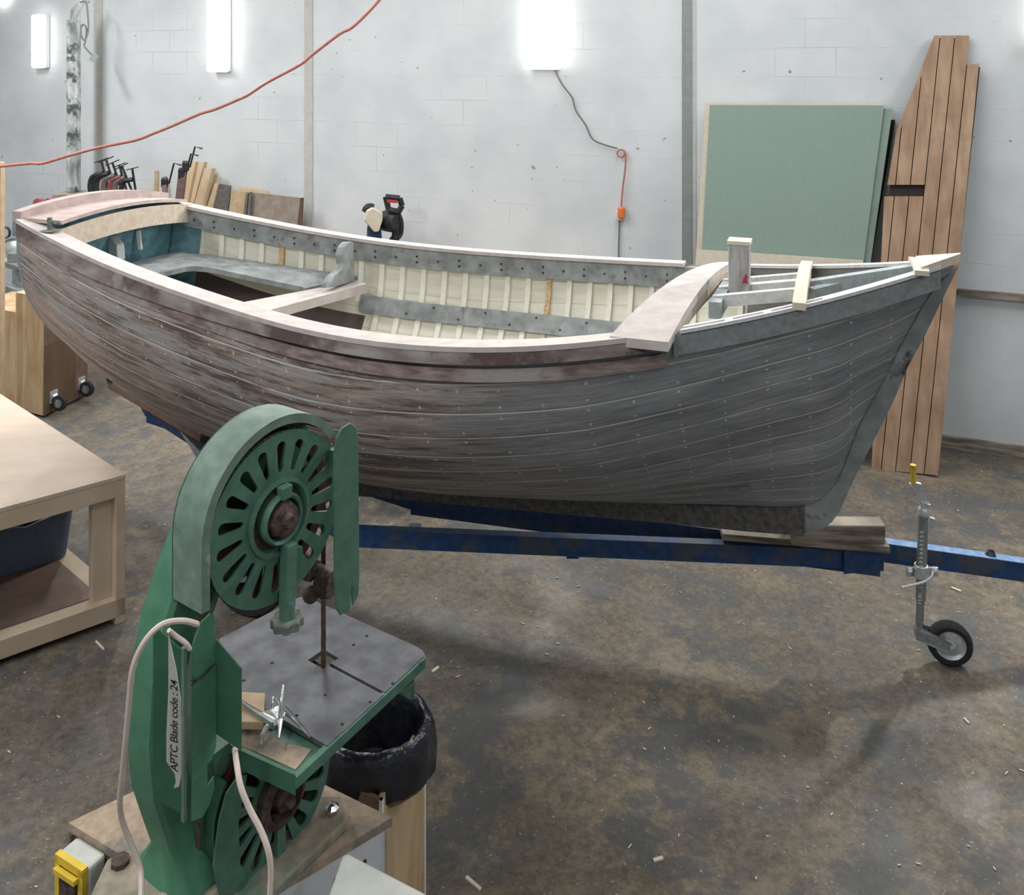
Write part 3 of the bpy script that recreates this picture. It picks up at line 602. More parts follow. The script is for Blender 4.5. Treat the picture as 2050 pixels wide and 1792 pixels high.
# sash clamps
for (px, y0, y1, dx, lab) in ((330, 355, 400, 0, 'short sash clamp with a crank handle standing right of the brown batten'),
                              (372, 322, 420, -12, 'tall rusty sash clamp leaning against the pine offcuts, nearest them'),
                              (364, 336, 420, -10, 'second rusty sash clamp, left of the tallest one')):
    t0 = PY(px, y0, 8.7); b0 = PY(px+dx, y1, 8.6); d = (b0-t0); b0 = t0+d*((.951-t0.z)/d.z)
    t = thing('sash_clamp', b0, lab, 'clamp', 'clamps behind the stern')
    MB().beam(b0, t0, .045, .03, (0, 1, 0)).build('bar', M['redbrown'], t)
    MB().obox(t0+V((.01, -.03, -.05)), (.032, 0, 0), (0, .02, 0), (0, 0, .045)).build('head', M['blacksteel'], t, bevel=.01)
    MB().tube([t0+V((.05, -.03, -.06)), t0+V((.10, -.03, .14)), t0+V((.17, -.03, .12))], .009, 6).build('crank', M['blacksteel'], t)
# dull red pair behind transom
for px, lab in ((78, 'left one of two dull red rubber wheels behind the transom'), (99, 'right one of two dull red rubber wheels behind the transom')):
    c = PY(px, 408, 8.75); g = MB().lathe(c, (.3, 1, 0), [(.0, -.03), (.03, -.03), (.055, -.02), (.06, 0), (.055, .02), (.03, .03), (0, .03)], 20)
    tag(g.build('rubber_wheel', M['dullred'], smooth=True), lab, 'wheel', 'red wheels behind the transom')
zc9 = PY(78, 408, 8.75).z-.061
t = MB().box((-4.78, 8.6, 0), (-4.30, 8.95, zc9))
tag(t.build('machine_cabinet', M['machinegrey']), 'grey cabinet hidden behind the stern, under the two red wheels', 'cabinet')

# ------------------------------------------------------------------ mitre saw behind the boat
Ym = 7.95; sb = PY(768, 560, Ym); zt_ = .951
t = thing('mitre_saw', (sb.x, Ym, zt_), 'black and grey mitre saw with its head raised, behind the middle of the boat', 'saw')
MB().lathe((sb.x, Ym, zt_), (0, 0, 1), [(0, 0), (.17, 0), (.17, .05), (.16, .06), (0, .06)], 28).build('turntable', M['machinegrey'], t, smooth=True)
MB().box((sb.x-.3, Ym-.05, zt_), (sb.x+.3, Ym+.12, zt_+.08)).build('base', M['machinegrey'], t, bevel=.01)
def m_(px, py, dy=0): return PY(px, py, Ym+dy)
MB().tube([m_(775, 545), m_(785, 520), m_(792, 470), m_(796, 440)], [.05, .045, .035, .03], 10).build('arm', M['blacksteel'], t, smooth=True)
bl = MB(); cb = m_(748, 468, -.02); nrm = V((.75, -.66, 0)); r_ = .19
A1 = V((.66, .75, 0)); prof = []
for i in range(96):
    q = 2*pi*i/96; rr = r_*(1.0 if i % 2 else .965); prof.append(cb+(A1*cos(q)*.42+V((0, 0, 1))*sin(q))*rr)
bl.prism(prof, nrm*.004); bl.build('blade', M['bladeblue'], t)
gd = [m_(727, 440, -.06), m_(733, 420, -.06), m_(745, 414, -.06), m_(764, 425, -.06), m_(763, 440, -.06), m_(756, 462, -.06), m_(747, 463, -.06)]
MB().prism(gd, (.02, -.05, 0)).build('blade_guard', M['creamboard'], t, bevel=.01)
MB().prism([m_(744, 455, -.05), m_(762, 455, -.05), m_(765, 500, -.05), m_(744, 490, -.05)], (.01, -.03, 0)).build('lower_guard', M['navy'], t, bevel=.006)
MB().lathe(m_(782, 443, .03), (.7, -.6, 0), [(0, -.09), (.08, -.09), (.095, -.06), (.095, .05), (.07, .09), (0, .09)], 20).build('motor', M['blacksteel'], t, smooth=True)
MB().tube(smooth_path([m_(731, 424), m_(737, 415), m_(748, 416)], 3), .035, 8).build('dust_port', M['blacksteel'], t, smooth=True)
h1 = [m_(772, 394, -.03), m_(800, 397, -.03), m_(805, 412, -.03), m_(798, 424, -.03), m_(778, 420, -.03)]
b = MB()
for i in range(5): b.tube([h1[i], h1[(i+1) % 5]], .026, 8)
b.build('handle', M['blacksteel'], t, smooth=True)
MB().obox(m_(785, 403, -.07), (.045, 0, -.004), (0, .01, 0), (0, 0, .012)).build('trigger', M['redpaint'], t)
MB().tube(smooth_path([m_(797, 424), m_(804, 445), m_(803, 468), m_(792, 480), m_(780, 478)], 3), .018, 8).build('cable_guide', M['blacksteel'], t, smooth=True)

# ------------------------------------------------------------------ machine at the far left behind the stern
Yq = 8.0
t = thing('metal_chop_saw', P(25, 800, 0)+V((0, 0, 0)), 'grey metal saw with orange knob on steel stand, left edge behind the stern', 'saw')
def k_(px, py, dy=0): return PY(px, py, Yq+dy)
zleg = 0.0
MB().beam(k_(-40, 555), k_(45, 590), .12, .10).build('rail', M['machinegrey'], t, bevel=.01)
MB().beam(k_(-40, 572, .3), k_(45, 600, .3), .1, .09).build('rail', M['machinegrey'], t, bevel=.01)
for (x, y, dy) in ((-30, 580, 0), (30, 605, 0), (-30, 577, .3), (35, 598, .3)):
    p = k_(x, y, dy); MB().beam(p, (p.x, p.y, 0), .06, .06, (0, 1, 0)).build('leg', M['machinegrey'], t)
MB().prism([k_(26, 540), k_(47, 538), k_(42, 585), k_(20, 590)], (0, .08, 0)).build('pedestal', M['machinegrey'], t, bevel=.01)
MB().prism([k_(-20, 520), k_(10, 524), k_(48, 540), k_(46, 548), k_(0, 532), k_(-20, 532)], (0, .12, 0)).build('bed', M['machinegrey'], t, bevel=.006)
MB().lathe(k_(32, 498), (.2, -1, 0), [(0, -.06), (.06, -.06), (.075, -.04), (.075, .04), (.05, .06), (0, .06)], 24).build('motor', M['galv'], t, smooth=True)
MB().obox(k_(32, 514, -.05), (.055, 0, 0), (0, .05, 0), (0, 0, .045)).build('gear_case', M['machinegrey'], t, bevel=.01)
MB().tube(smooth_path([k_(5, 484), k_(20, 478), k_(34, 476), k_(46, 470)], 3), .018, 8).build('arm', M['machinegrey'], t, smooth=True)
MB().tube([k_(12, 466)+V((.035*cos(i*.6), 0, .05*sin(i*.6))) for i in range(12)], .011, 6).build('handwheel', M['blacksteel'], t, smooth=True)
MB().ball(k_(44, 464), .025).build('knob', M['orange'], t, smooth=True)
t.location.z = 0
# plywood box on casters
zb_ = .96; c0 = P(88, 838, 0); c0 = V((c0.x, c0.y, 0)); dr = V((P(176, 792, 0)-c0).normalized()); wdt = .50
dl = V((-dr.y, dr.x, 0)); dl = (P(0, 790, 0)-c0); dl = V((-.90, .44, 0)).normalized()
def bx_(u, v, z): return c0+dr*u+dl*v+V((0, 0, z))
t = thing('plywood_box', c0, 'tall orange grained plywood box with two black casters, under the stern', 'box')
b = MB()
b.hexa([bx_(0, 0, .02), bx_(wdt, 0, .02), bx_(wdt, .9, .02), bx_(0, .9, .02)], [bx_(0, 0, .80), bx_(wdt, 0, .80), bx_(wdt, .9, .80), bx_(0, .9, .80)])
b.build('carcass', M['plyorange'], t)
b = MB().hexa([bx_(0, 0, .80), bx_(wdt*.5, 0, .80), bx_(wdt*.5, .34, .80), bx_(0, .34, .80)], [bx_(0, 0, zb_), bx_(wdt*.5, 0, zb_), bx_(wdt*.5, .34, zb_), bx_(0, .34, zb_)])
b.build('raised_end', M['plyorange'], t)
MB().hexa([bx_(-.002, .01, .02), bx_(wdt, -.004, .02), bx_(wdt, 0, .02), bx_(0, .0, .02)], [bx_(.003, -.004, .79), bx_(wdt, -.004, .79), bx_(wdt, 0, .79), bx_(0, 0, .79)]).build('end_panel', M['brownply'], t)
out = -dl
for u, nm in ((.10, 'near'), (.42, 'far')):
    w0 = bx_(u, 0, .10)+out*.075
    MB().obox(bx_(u, 0, .14)+out*.008, dr*.04, out*.008, V((0, 0, .045))).build('caster_plate', M['galv'], t)
    MB().prism([bx_(u-.02, 0, .165)+out*.01, w0+V((0, 0, .02))-dr*.025, w0-V((0, 0, .02))-dr*.025, bx_(u-.02, 0, .1)+out*.01], dr*.045).build('caster_fork', M['galv'], t)
    MB().lathe(w0, dr, [(0, -.018), (.045, -.018), (.062, -.014), (.062, .014), (.045, .018), (0, .018)], 28).build('caster_wheel', M['rubber'], t, smooth=True)
    MB().lathe(w0, dr, [(0, -.021), (.034, -.021), (.034, .021), (0, .021)], 20).build('caster_hub', M['galvdark'], t, smooth=True)

# ================================================================== BOAT
X0, Y0, YAW, LEN, HEEL = -2.405, 5.27, -.348, 4.52, -.0436
CA, SA = cos(YAW), sin(YAW)
def W(s, t, z): return V((X0+s*LEN*CA-t*SA, Y0+s*LEN*SA+t*CA, z+t*HEEL))
bsp = spline([0, 1/6, 2/6, 3/6, 4/6, 5/6, 1], [.555, .745, .903, 1.055, .982, .584, .022])
def bh(s): return max(bsp(s), .02)
def zs(s): q = s-.45; return 1.686-.1481*q+1.0804*q*q+.2935*q**3
ZCX = [0, .03, .072, .125, .182, .26, .34, .42, .50, .60, .70, .79, .84, .862, .881, .893, .901, .908, .915, .924, .942, .954, .972, .985, 1]
ZCZ = [1.06, .98, .875, .79, .725, .675, .645, .64, .66, .71, .765, .82, .845, .865, .905, .965, 1.04, 1.144, 1.243, 1.335, 1.495, 1.631, 1.80, 1.90, 1.965]
def zc(s): return interp(ZCX, ZCZ, s)
SFF = .84
def vr(s): return 0 if s <= SFF else min(.985, max(0, (zc(s)-.845)/(1.97-.845)))
SV = [(vr(s), s) for s in [SFF+(1-SFF)*i/200 for i in range(201)]]
def s_end(v):
    for a, s in SV:
        if a >= v: return s
    return .998
CP = [(0, (.50, .20, 1.15, .50)), (.10, (.48, .20, 1.12, .46)), (.2, (.45, .20, 1.07, .42)), (.45, (.45, .185, 1.03, .38)), (.7, (.44, .20, .98, .46)), (.85, (.38, .26, .86, .58)), (1, (.34, .30, .74, .66))]
def cps(s): return [interp([c[0] for c in CP], [c[1][k] for c in CP], s) for k in range(4)]
def section(s, u, inset=0.0):              # u 0 keel .. 1 sheer, starboard magnitude
    a, c, d, e = cps(s); b_ = bh(s)-.02; z0 = zc(s); D = zs(s)-z0; m = 1-u
    x = 3*m*m*u*a+3*m*u*u*d+u**3; z = 3*m*m*u*c+3*m*u*u*e+u**3
    return .02+b_*x-inset*min(1, u*4+.1), z0+D*z+(inset*(1-u) if inset else 0)
def hullpt(s, v, side, inset=0.0):
    r = vr(s); u = 0 if r >= 1 else max(0, (v-r)/(1-r)); t, z = section(s, u, inset); t = max(t, .012); return W(s, side*t, z)
def u_at_z(s, dz, inset=.03):              # section parameter at height dz below the sheer
    lo_, hi_ = 0.0, 1.0; zt = zs(s)-dz
    for _ in range(24):
        m = (lo_+hi_)/2
        if section(s, m)[1] < zt: lo_ = m
        else: hi_ = m
    return lo_
def inner(s, dz, side, inset=.03):
    u = u_at_z(s, dz); t, z = section(s, u, inset); return W(s, side*max(t, .01), zs(s)-dz)
boat = thing('wooden_boat', W(.5, 0, .56), 'old stripped wooden boat with open interior and bare deck frame, resting on the blue trailer', 'boat')
NV, NW = 48, 110
for side, nm in ((-1, 'near'), (1, 'far')):
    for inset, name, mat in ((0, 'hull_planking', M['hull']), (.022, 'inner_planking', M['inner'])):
        b = MB(); uv = []; vs = []; fs = []
        for j in range(NV+1):
            v = j/NV; se = s_end(v)-.0005
            for i in range(NW+1):
                s = se*(i/NW); s = max(s, .002 if not inset else .01)
                vs.append(hullpt(s, v, side, inset)); uv.append((s*LEN+(0 if side < 0 else 7.3), v*12+.001))
        for j in range(NV):
            for i in range(NW):
                q = (j*(NW+1)+i, j*(NW+1)+i+1, (j+1)*(NW+1)+i+1, (j+1)*(NW+1)+i)
                fs.append(q if (side < 0) != bool(inset) else q[::-1])
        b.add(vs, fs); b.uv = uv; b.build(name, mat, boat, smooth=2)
# rims closing the shell at the sheer are covered by the caps
def rail(s0, s1, side, f0, f1, n=40, close=True, name='rail', mat=None, parent=boat, smooth=True):
    """strip along the boat; f0,f1(s)-> (t, z) ring of four corners"""
    rings = []
    for i in range(n+1):
        s = lerp(s0, s1, i/n); rings.append([W(s, side*t, z) for t, z in f0(s)])
    return MB().sweep(rings).build(name, mat, parent, smooth=smooth)
def capring(t0, t1, h, dz=0):              # from t0 outside to t1 inside the sheer
    def f(s):
        b_ = bh(s); z = zs(s)+dz; return [(b_+t0, z), (b_+t0, z+h), (max(b_-t1, .005), z+h), (max(b_-t1, .005), z)]
    return f
cn = rail(0, .735, -1, capring(.032, .085, .02), None, name='gunwale_cap', mat=M['topwood'])
rail(0, .722, 1, capring(.012, .085, .02), None, name='gunwale_cap', mat=M['topwood'])
def rubf(s):
    b_ = bh(s); z = zs(s)-.002; h = lerp(.078, .045, min(1, max(0, (s-.15)/.3))); return [(b_+.030, z-h), (b_+.030, z), (b_+.001, z), (b_+.001, z-h)]
rail(0, .765, -1, rubf, None, n=60, name='rubbing_strake', mat=M['rub2'])
rail(.10, .765, -1, capring(.012, -.001, .05, -.115), None, n=50, name='lower_strake', mat=M['rubrail'])
rail(0, .722, 1, capring(.014, -.001, .06, -.062), None, name='rubbing_strake', mat=M['rubrail'])
# bow caps, split into two strips with a gap
rail(.775, .985, -1, capring(.012, .012, .014), None, name='bow_cap', mat=M['white_p'])
rail(.775, .985, -1, capring(-.042, .070, .014), None, name='bow_cap', mat=M['white_p'])
rail(.885, .985, -1, capring(-.008, .045, .0135), None, name='bow_cap', mat=M['white_p'])
for s in (.808, .838): rail(s, s+.006, -1, capring(0, .05, .0145), None, n=2, name='cap_block', mat=M['white_p'])
rail(.775, .985, 1, capring(.012, .03, .014), None, name='bow_cap', mat=M['white_p'])
rail(.77, .985, -1, capring(.006, .0, .075, -.08), None, name='bow_sheer_strake', mat=M['greyprimer'])
# inwales and risers
def inring(dz0, dz1, th, off=.040):
    def f(s):
        o = []
        for dz, e in ((dz0, 0), (dz0, th), (dz1, th), (dz1, 0)):
            t, z = section(s, u_at_z(s, dz), off+e); o.append((max(t, .006), zs(s)-dz))
        return o
    return f
for side in (1, -1):
    rail(.03, .80, side, inring(.004, .118, .022), None, n=60, name='inwale', mat=M['greywood'])
    rail(.285, .80, side, inring(.325, .42, .02), None, n=40, name='riser', mat=M['greywood'])
# ribs
ribs = [.052+.0285*i for i in range(27)]
for side in (1, -1):
    for k, s in enumerate(ribs):
        w_ = .0033; rings = []
        for i in range(15):
            u = lerp(.77 if s < .30 else .30, .985, i/14)
            r_ = []
            for ss, ins in ((s-w_, .022), (s-w_, .038), (s+w_, .038), (s+w_, .022)):
                t, z = section(ss, u, ins); r_.append(W(ss, side*max(t, .01), z))
            rings.append(r_)
        ob = MB().sweep(rings).build('rib', M['rust'] if side == 1 and k in (4, 17) else M['creamrib'], boat)
        if side == 1 and k in (4, 17): ob['label'] = 'rust stained rib'
# bolts on the inwale and riser, far side
for i, s in enumerate([.045+.0285*i for i in range(26)]):
    for j, dz in enumerate(((.05, .085) if i % 2 else (.068,))):
        t, z = section(s, u_at_z(s, dz), .062); p = W(s, t, zs(s)-dz)
        MB().lathe(p, (V((SA, -CA, 0))), [(0, .004), (.008, .003), (.009, -.004)], 8).build('bolt', M['rusty'], boat)
for i, s in enumerate([.35+.035*i for i in range(12)]):
    dz = .345 if i % 2 else .395
    t, z = section(s, u_at_z(s, dz), .060); p = W(s, t, zs(s)-dz)
    MB().lathe(p, (V((SA, -CA, 0))), [(0, .004), (.008, .003), (.009, -.004)], 8).build('bolt', M['rusty'], boat)
# transom: slab across the stern
def sect_loop(s, top, n=14, inset=0.0):
    pts = []
    for i in range(n+1): t, z = section(s, 1-i/n, inset); pts.append(W(s, -t, z))
    for i in range(n+1): t, z = section(s, i/n, inset); pts.append(W(s, t, z))
    for i in range(1, 10):
        q = 1-2*i/10; pts.append(W(s, q*(bh(s)-inset), zs(s)+top*(1-q*q)))
    return pts
l0 = sect_loop(.0, .03); l1 = sect_loop(.010, .03, inset=.01)
MB().sweep([l0, l1]).build('transom', M['blue_in'], boat)['label'] = 'teal painted inner face'
l2 = sect_loop(-.006, .03)
MB().sweep([l2, l0]).build('transom_outside', M['greyprimer'], boat)
# aft lining in blue
for side in (1, -1):
    rings = [[W(s, side*max(section(s, u, .0235+e)[0], .01), section(s, u, .02)[1]) for u, e in ((.3, 0), (.65, 0), (.96, 0), (.96, .003), (.65, .003), (.3, .003))] for s in (.012, .03, .052)]
    MB().sweep(rings).build('aft_lining', M['blue_in'], boat)
def crossbar(sn, sf, wn, wf, crown, dz, h, name, mat, tn=0.0, tf=0.0, n=18, **k):
    rings = []
    for i in range(n+1):
        q = i/n; s = lerp(sn, sf, q); wd = lerp(wn, wf, q); bb_ = lerp(bh(sn)+tn, bh(sf)+tf, q)
        t = lerp(-(bh(sn)+tn), bh(sf)+tf, q); z = lerp(zs(sn), zs(sf), q)+crown*(1-(2*q-1)**2)+dz
        rings.append([W(s, t, z), W(s+wd, t, z), W(s+wd, t, z-h), W(s, t, z-h)])
    return MB().sweep(rings).build(name, mat, boat, **k)
crossbar(-.012, -.012, .014, .014, .055, .045, .055, 'transom_capping', M['pinkwood'], .02, .01)
crossbar(.0, .0, .060, .035, .038, .022, .02, 'aft_deck_board', M['pinkwood'], -.01, -.01)
crossbar(.058, .034, .004, .004, .040, .020, .115, 'aft_beam', M['tanwood'], -.012, -.02)
cl = W(.052, -bh(.052)+.03, zs(.052)+.02)
cb_ = MB().lathe(cl, (0, 0, 1), [(0, 0), (.055, 0), (.055, .006), (0, .006)], 12); cb_.cyl(cl, cl+V((0, 0, .07)), .012); cb_.cyl(cl+V((-.02, .02, .05)), cl+V((.03, 0, .045)), .009); cb_.build('cleat', M['greydull'], boat, smooth=True)
# pale knee on the inside of the transom and a thin batten
MB().prism([PY(210, 472, 5.28), PY(221, 474, 5.26), PY(233, 492, 5.22), PY(235, 522, 5.2), PY(218, 525, 5.22), PY(216, 500, 5.25)], (.03, .04, 0)).build('transom_knee', M['palegrey'], boat, bevel=.005)
MB().beam(PY(277, 462, 5.46), PY(281, 500, 5.44), .02, .02, (0, 1, 0)).build('transom_batten', M['white_p'], boat)
# benches
def bp(x, y): z = 1.60-.14*min(1, max(0, (x-399)/234)); return P(x, y, z)
outer = [W(.014, -.42, 1.60), W(.014, .45, 1.62)]
for i in range(11):
    s = lerp(.02, .275, i/10); zz = lerp(1.635, 1.52, i/10); u = u_at_z(s, zs(s)-zz+HEEL*0); t = section(s, u, .04)[0]; outer.append(W(s, t, zz))
inn = [bp(612, 577), bp(604, 574), bp(550, 563), bp(497, 552), bp(455, 543), bp(428, 537), bp(405, 534), bp(389, 533), bp(372, 534), bp(350, 539), bp(302, 550), bp(215, 571)]
poly = outer+inn
MB().prism(poly, (0, 0, -.03)).build('stern_bench', M['greywood'], boat)
A_, B_, C_, D_ = P(457, 611, 1.47), P(520, 626, 1.47), P(716, 573.5, 1.47), P(699, 566, 1.47)
A_ = A_+(A_-D_)*.40; B_ = B_+(B_-C_)*.44; D_ = D_+(D_-A_)*.0; C_ = C_+V((.075, .11, 0))*.6; D_ = D_+V((.075, .11, 0))*.5
MB().prism([A_, B_, C_, D_], (0, 0, -.055)).build('thwart', M['topwood'], boat)
kn = [(686, 484), (691, 487), (693, 566), (660, 575), (641, 577), (644, 566), (652, 553), (668, 540), (673, 528), (670, 512), (674, 496), (680, 487)]
MB().prism([PY(x, y, 5.50-(692-x)*.005) for x, y in kn], (.05, .02, 0)).build('thwart_knee', M['greywood'], boat, bevel=.006)
# floor boards deep inside
rings = [[W(s, -.30*min(1, bh(s)), zc(s)+.16), W(s, .30*min(1, bh(s)), zc(s)+.16), W(s, .30*min(1, bh(s)), zc(s)+.14), W(s, -.30*min(1, bh(s)), zc(s)+.14)] for s in [.1+.72*i/12 for i in range(13)]]
MB().sweep(rings).build('floor_boards', M['wood3'], boat)
# foredeck framing
crossbar(.722, .776, .048, .012, .075, .026, .035, 'mast_beam', M['topwood'], -.0, -.02)
crossbar(.757, .786, .008, .006, .075, -.012, .07, 'mast_beam_face', M['tanwood'], -.03, -.05)
crossbar(.861, .861, .011, .011, .035, .034, .028, 'deck_beam', M['creamboard'], .008, .0)
crossbar(.862, .862, .009, .009, .035, .008, .05, 'deck_beam_web', M['creamboard'], -.06, -.06)
crossbar(.962, .962, .012, .012, .01, .032, .02, 'breasthook', M['creamboard'], .02, .02)
def longi(s0, t0, s1, t1, z0, z1, wd, h, name, top):
    p, q = W(s0, t0, z0-h/2), W(s1, t1, z1-h/2); MB().beam(p, q, wd, h).build(name, top, boat)
ZD = lambda s: zs(s)+.025
for t, nm in ((.20, 0), (.02, 1), (-.19, 2)):
    longi(.786, t, .863, t*.93, ZD(.79), ZD(.865), .035 if nm != 1 else .045, .05, 'carlin', M['white_p'])
longi(.875, -.02, .966, -.005, ZD(.875), ZD(.965), .05, .075, 'king_plank', M['palegrey'])
longi(.875, -.10, .90, -.02, ZD(.875)-.02, ZD(.90)-.02, .04, .06, 'carlin', M['palegrey'])
MB().beam(W(.79, -.30, ZD(.79)-.04), W(.79, .22, ZD(.79)-.04), .05, .07).build('header', M['palegrey'], boat)
# stem head, stem and keel
def cpl(px, py, t=0.0):                    # point on the centre plane
    k = (px-1025)/F; Y = (Y0*CA-X0*SA)/(CA-k*SA); X = k*Y
    s = ((X-X0)*CA+(Y-Y0)*SA)/LEN; return s, EYE-(py-HOR)*Y/F
stem_o = [(1918, 532), (1908, 553), (1888, 594), (1850, 673), (1818, 731), (1789, 800), (1747, 884), (1705, 967), (1681, 1021), (1666, 1042), (1649, 1055), (1625, 1063), (1596, 1066)]
so = [cpl(*p) for p in stem_o]
si = [(s, zc(s)) for s in (.852, .865, .876, .886, .896, .904, .912, .921, .938, .952, .972, .982, .990)]
si = si[::-1]
rings = []
for (s1, z1), (s2, z2) in zip(so, si):
    rings.append([W(s1, -.014, z1), W(s2, -.030, z2), W(s2-.004, 0, z2), W(s2, .030, z2), W(s1, .014, z1)])
MB().sweep(rings).build('stem', M['stemwood'], boat)
rings = []
for s in [.30, .377, .45, .55, .65, .733, .815, .852, .867]:
    zb = interp([.30, .377, .733, .815, .86], [.60, .565, .702, .729, .749], s)
    rings.append([W(s, -.03, zb), W(s, -.04, zc(s)+.01), W(s, .04, zc(s)+.01), W(s, .03, zb)])
MB().sweep(rings).build('keel', M['keelwood'], boat)
MB().prism([W(.968, -bh(.968)-.01, zs(.968)), W(1.003, -.012, 1.985), W(1.003, .012, 1.985), W(.968, bh(.968)+.01, zs(.968))], (0, 0, .035)).build('stem_head', M['creamboard'], boat)
MB().lathe(W(.105, -section(.105, .42)[0]-.004, section(.105, .42)[1]), (-.45, -.85, -.2), [(.02, -.01), (.02, .004), (.012, .004), (.010, -.01)], 16).build('skin_fitting', M['rusty'], boat)
# small fitting inside
p = inner(.625, .47, 1, .05)
for d in (-.035, .035): MB().tube(smooth_path([p+V((d, 0, .05)), p+V((d-.01, -.04, .02)), p+V((d, -.03, -.04))], 3), .016, 8).build('inner_fitting', M['cream'], boat, smooth=True)
# samson post
pb_ = W(.806, .0, 1.80); up_ = V((0, 0, 1)); ax = V((CA, SA, 0)); ay = V((-SA, CA, 0))
sp_ = MB().obox(pb_+V((0, 0, .09)), ax*.045, ay*.045, up_*.115).build('samson_post', M['postpaint'], boat, bevel=.006)
MB().obox(pb_+V((0, 0, .21)), ax*.05, ay*.05, up_*.008).build('post_top', M['creamboard'], boat)
f0 = pb_-ay*.0462+ax*.016+V((0, 0, .015))
MB().prism([f0+V((0, 0, .02)), f0+ax*.026+V((0, 0, .02)), f0+ax*.019+V((0, 0, .032)), f0+ax*.024+V((0, 0, .05)), f0+ax*.014+V((0, 0, .062)), f0+ax*.010+V((0, 0, .048)), f0+ax*.004+V((0, 0, .036))], -ay*.002).build('red_mark', M['redpaint'], boat)

# ================================================================== TRAILER
TR = thing('boat_trailer', V((.3, 4.4, 0)), 'worn blue steel boat trailer with rusty rails under the boat', 'trailer')
def bar2(a, za, c, zb, w_, h, name, mat, parent=TR, **k):
    p = P(a[0], a[1], za); q = P(c[0], c[1], zb); d = (q-p); sd = V((-d.y, d.x, 0)).normalized()
    if sd.y < 0: sd = -sd
    b = MB().hexa([p-V((0, 0, h)), q-V((0, 0, h)), q+sd*w_-V((0, 0, h)), p+sd*w_-V((0, 0, h))], [p, q, q+sd*w_, p+sd*w_])
    return b.build(name, mat, parent, **k)
bar2((700, 1060), .50, (1700, 1101), .53, .05, .088, 'near_rail', M['blue'])
bar2((822, 984), .50, (1762, 1101), .545, .05, .125, 'far_rail', M['blue'])
nl = P(700, 1060, .50); rl = P(275, 803, .50); d = (rl-nl).normalized(); sd = V((-d.y, d.x, 0)); sd = -sd if sd.y < 0 else sd
MB().hexa([nl-V((0, 0, .09)), rl-V((0, 0, .07))-d*.12, rl-V((0, 0, .07))-d*.12+sd*.05, nl+sd*.05-V((0, 0, .09))], [nl, rl, rl+sd*.05, nl+sd*.05]).build('side_rail', M['blue'], TR)
MB().prism([PY(358, 860, 5.55), PY(372, 845, 5.55), PY(440, 850, 5.4), PY(445, 950, 5.2), PY(400, 927, 5.3)], (.03, .06, 0)).build('mudguard_bracket', M['blacksteel'], TR)
fl = P(826, 985, .50)
MB().beam(fl+V((.0, .02, -.05)), fl+V((-1.9, 1.2, -.05)), .05, .09).build('side_rail', M['blue'], TR)
for x_, z_ in ((-1.55, .41), (-.5, .40), (.3, .40)):
    MB().box((x_-.03, 4.52-.09*x_-(0 if x_ > -1 else .72*(x_+.9)), z_-.04), (x_+.03, 4.52-.26*x_+(0 if x_ > -1 else .45), z_+.03)).build('cross_member', M['blue'], TR)
MB().cyl((-1.34, 4.66, .28), (-.80, 5.9, .28), .03).build('axle', M['blacksteel'], TR)
for p in ((-1.34, 4.62, .26), (-.78, 5.96, .26)):
    wlh = MB().lathe(p, (.41, .91, 0), [(0, -.06), (.16, -.06), (.19, -.07), (.25, -.065), (.26, -.04), (.26, .04), (.25, .065), (.19, .07), (.16, .06), (0, .06)], 36).build('wheel', M['rubber'], TR, smooth=True)
    MB().lathe(p, (.41, .91, 0), [(0, -.07), (.06, -.07), (.16, -.062), (.16, -.05)], 24).build('wheel_rim', M['galvdark'], wlh, smooth=True) if False else MB().lathe(p, (.41, .91, 0), [(0, -.07), (.06, -.07), (.16, -.062), (.16, -.05)], 24).build('wheel_rim', M['galvdark'], TR, smooth=True)
bar2((216, 763), .60, (400, 868), .60, .06, .05, 'bunk', M['brownply'])
MB().beam(P(232, 762, .60), P(262, 757, .60), .06, .05).build('bunk_cap', M['brownply'], TR)
# drawbar
pj, qj = P(1768, 1116, .53), P(2120, 1138, .44)
pj = V((1.76, 4.26, .531)); qj = PY(2200, 1150, 4.36)
d = (qj-pj).normalized(); sd = V((-d.y, d.x, 0)); h_ = .088
MB().hexa([pj-V((0, 0, h_)), qj-V((0, 0, h_)), qj+sd*.06-V((0, 0, h_)), pj+sd*.06-V((0, 0, h_))], [pj, qj, qj+sd*.06, pj+sd*.06]).build('drawbar', M['blue'], TR)
MB().hexa([pj, qj, qj+sd*.06, pj+sd*.06], [p+V((0, 0, .003)) for p in (pj, qj, qj+sd*.06, pj+sd*.06)]).build('drawbar_top', M['bluelight'], TR)
pc = P(1690, 1102, .54); pd = V((1.745, 4.22, .545))
MB().hexa([pc-V((0, 0, .11)), pd-V((0, 0, .12)), pd+V((.02, .16, -.12)), pc+V((.02, .2, -.11))], [pc, pd, pd+V((.02, .16, 0)), pc+V((.02, .2, 0))]).build('gusset_box', M['blue'], TR)
e = PY(1984, 1128, 4.33); tb = MB().prism([PY(1962, 1128, 4.335), PY(2002, 1131, 4.335), PY(1989, 1101, 4.335), PY(1981, 1100, 4.335)], (0, .012, 0)).build('lug', M['blue'], TR)
MB().lathe(PY(1983, 1110, 4.333), (0, -1, 0), [(0, .001), (.012, .001), (.012, 0)], 12).build('lug_hole', M['oldtimber'], TR)
tm = MB(); p, q = P(1560, 1068, .655), P(1764, 1072, .655)
p = V((1.30, 4.19, .655)); q = V((1.725, 4.15, .672))
tm.hexa([p+V((0, 0, -.10)), q+V((0, 0, -.085)), q+V((.01, .09, -.085)), p+V((.01, .09, -.10))], [p, q, q+V((.01, .09, 0)), p+V((.01, .09, 0))])
tm.build('bow_timber', M['oldtimber'], TR, bevel=.006)
tm = MB(); p = V((1.0, 4.27, .572)); q = V((1.735, 4.125, .588))
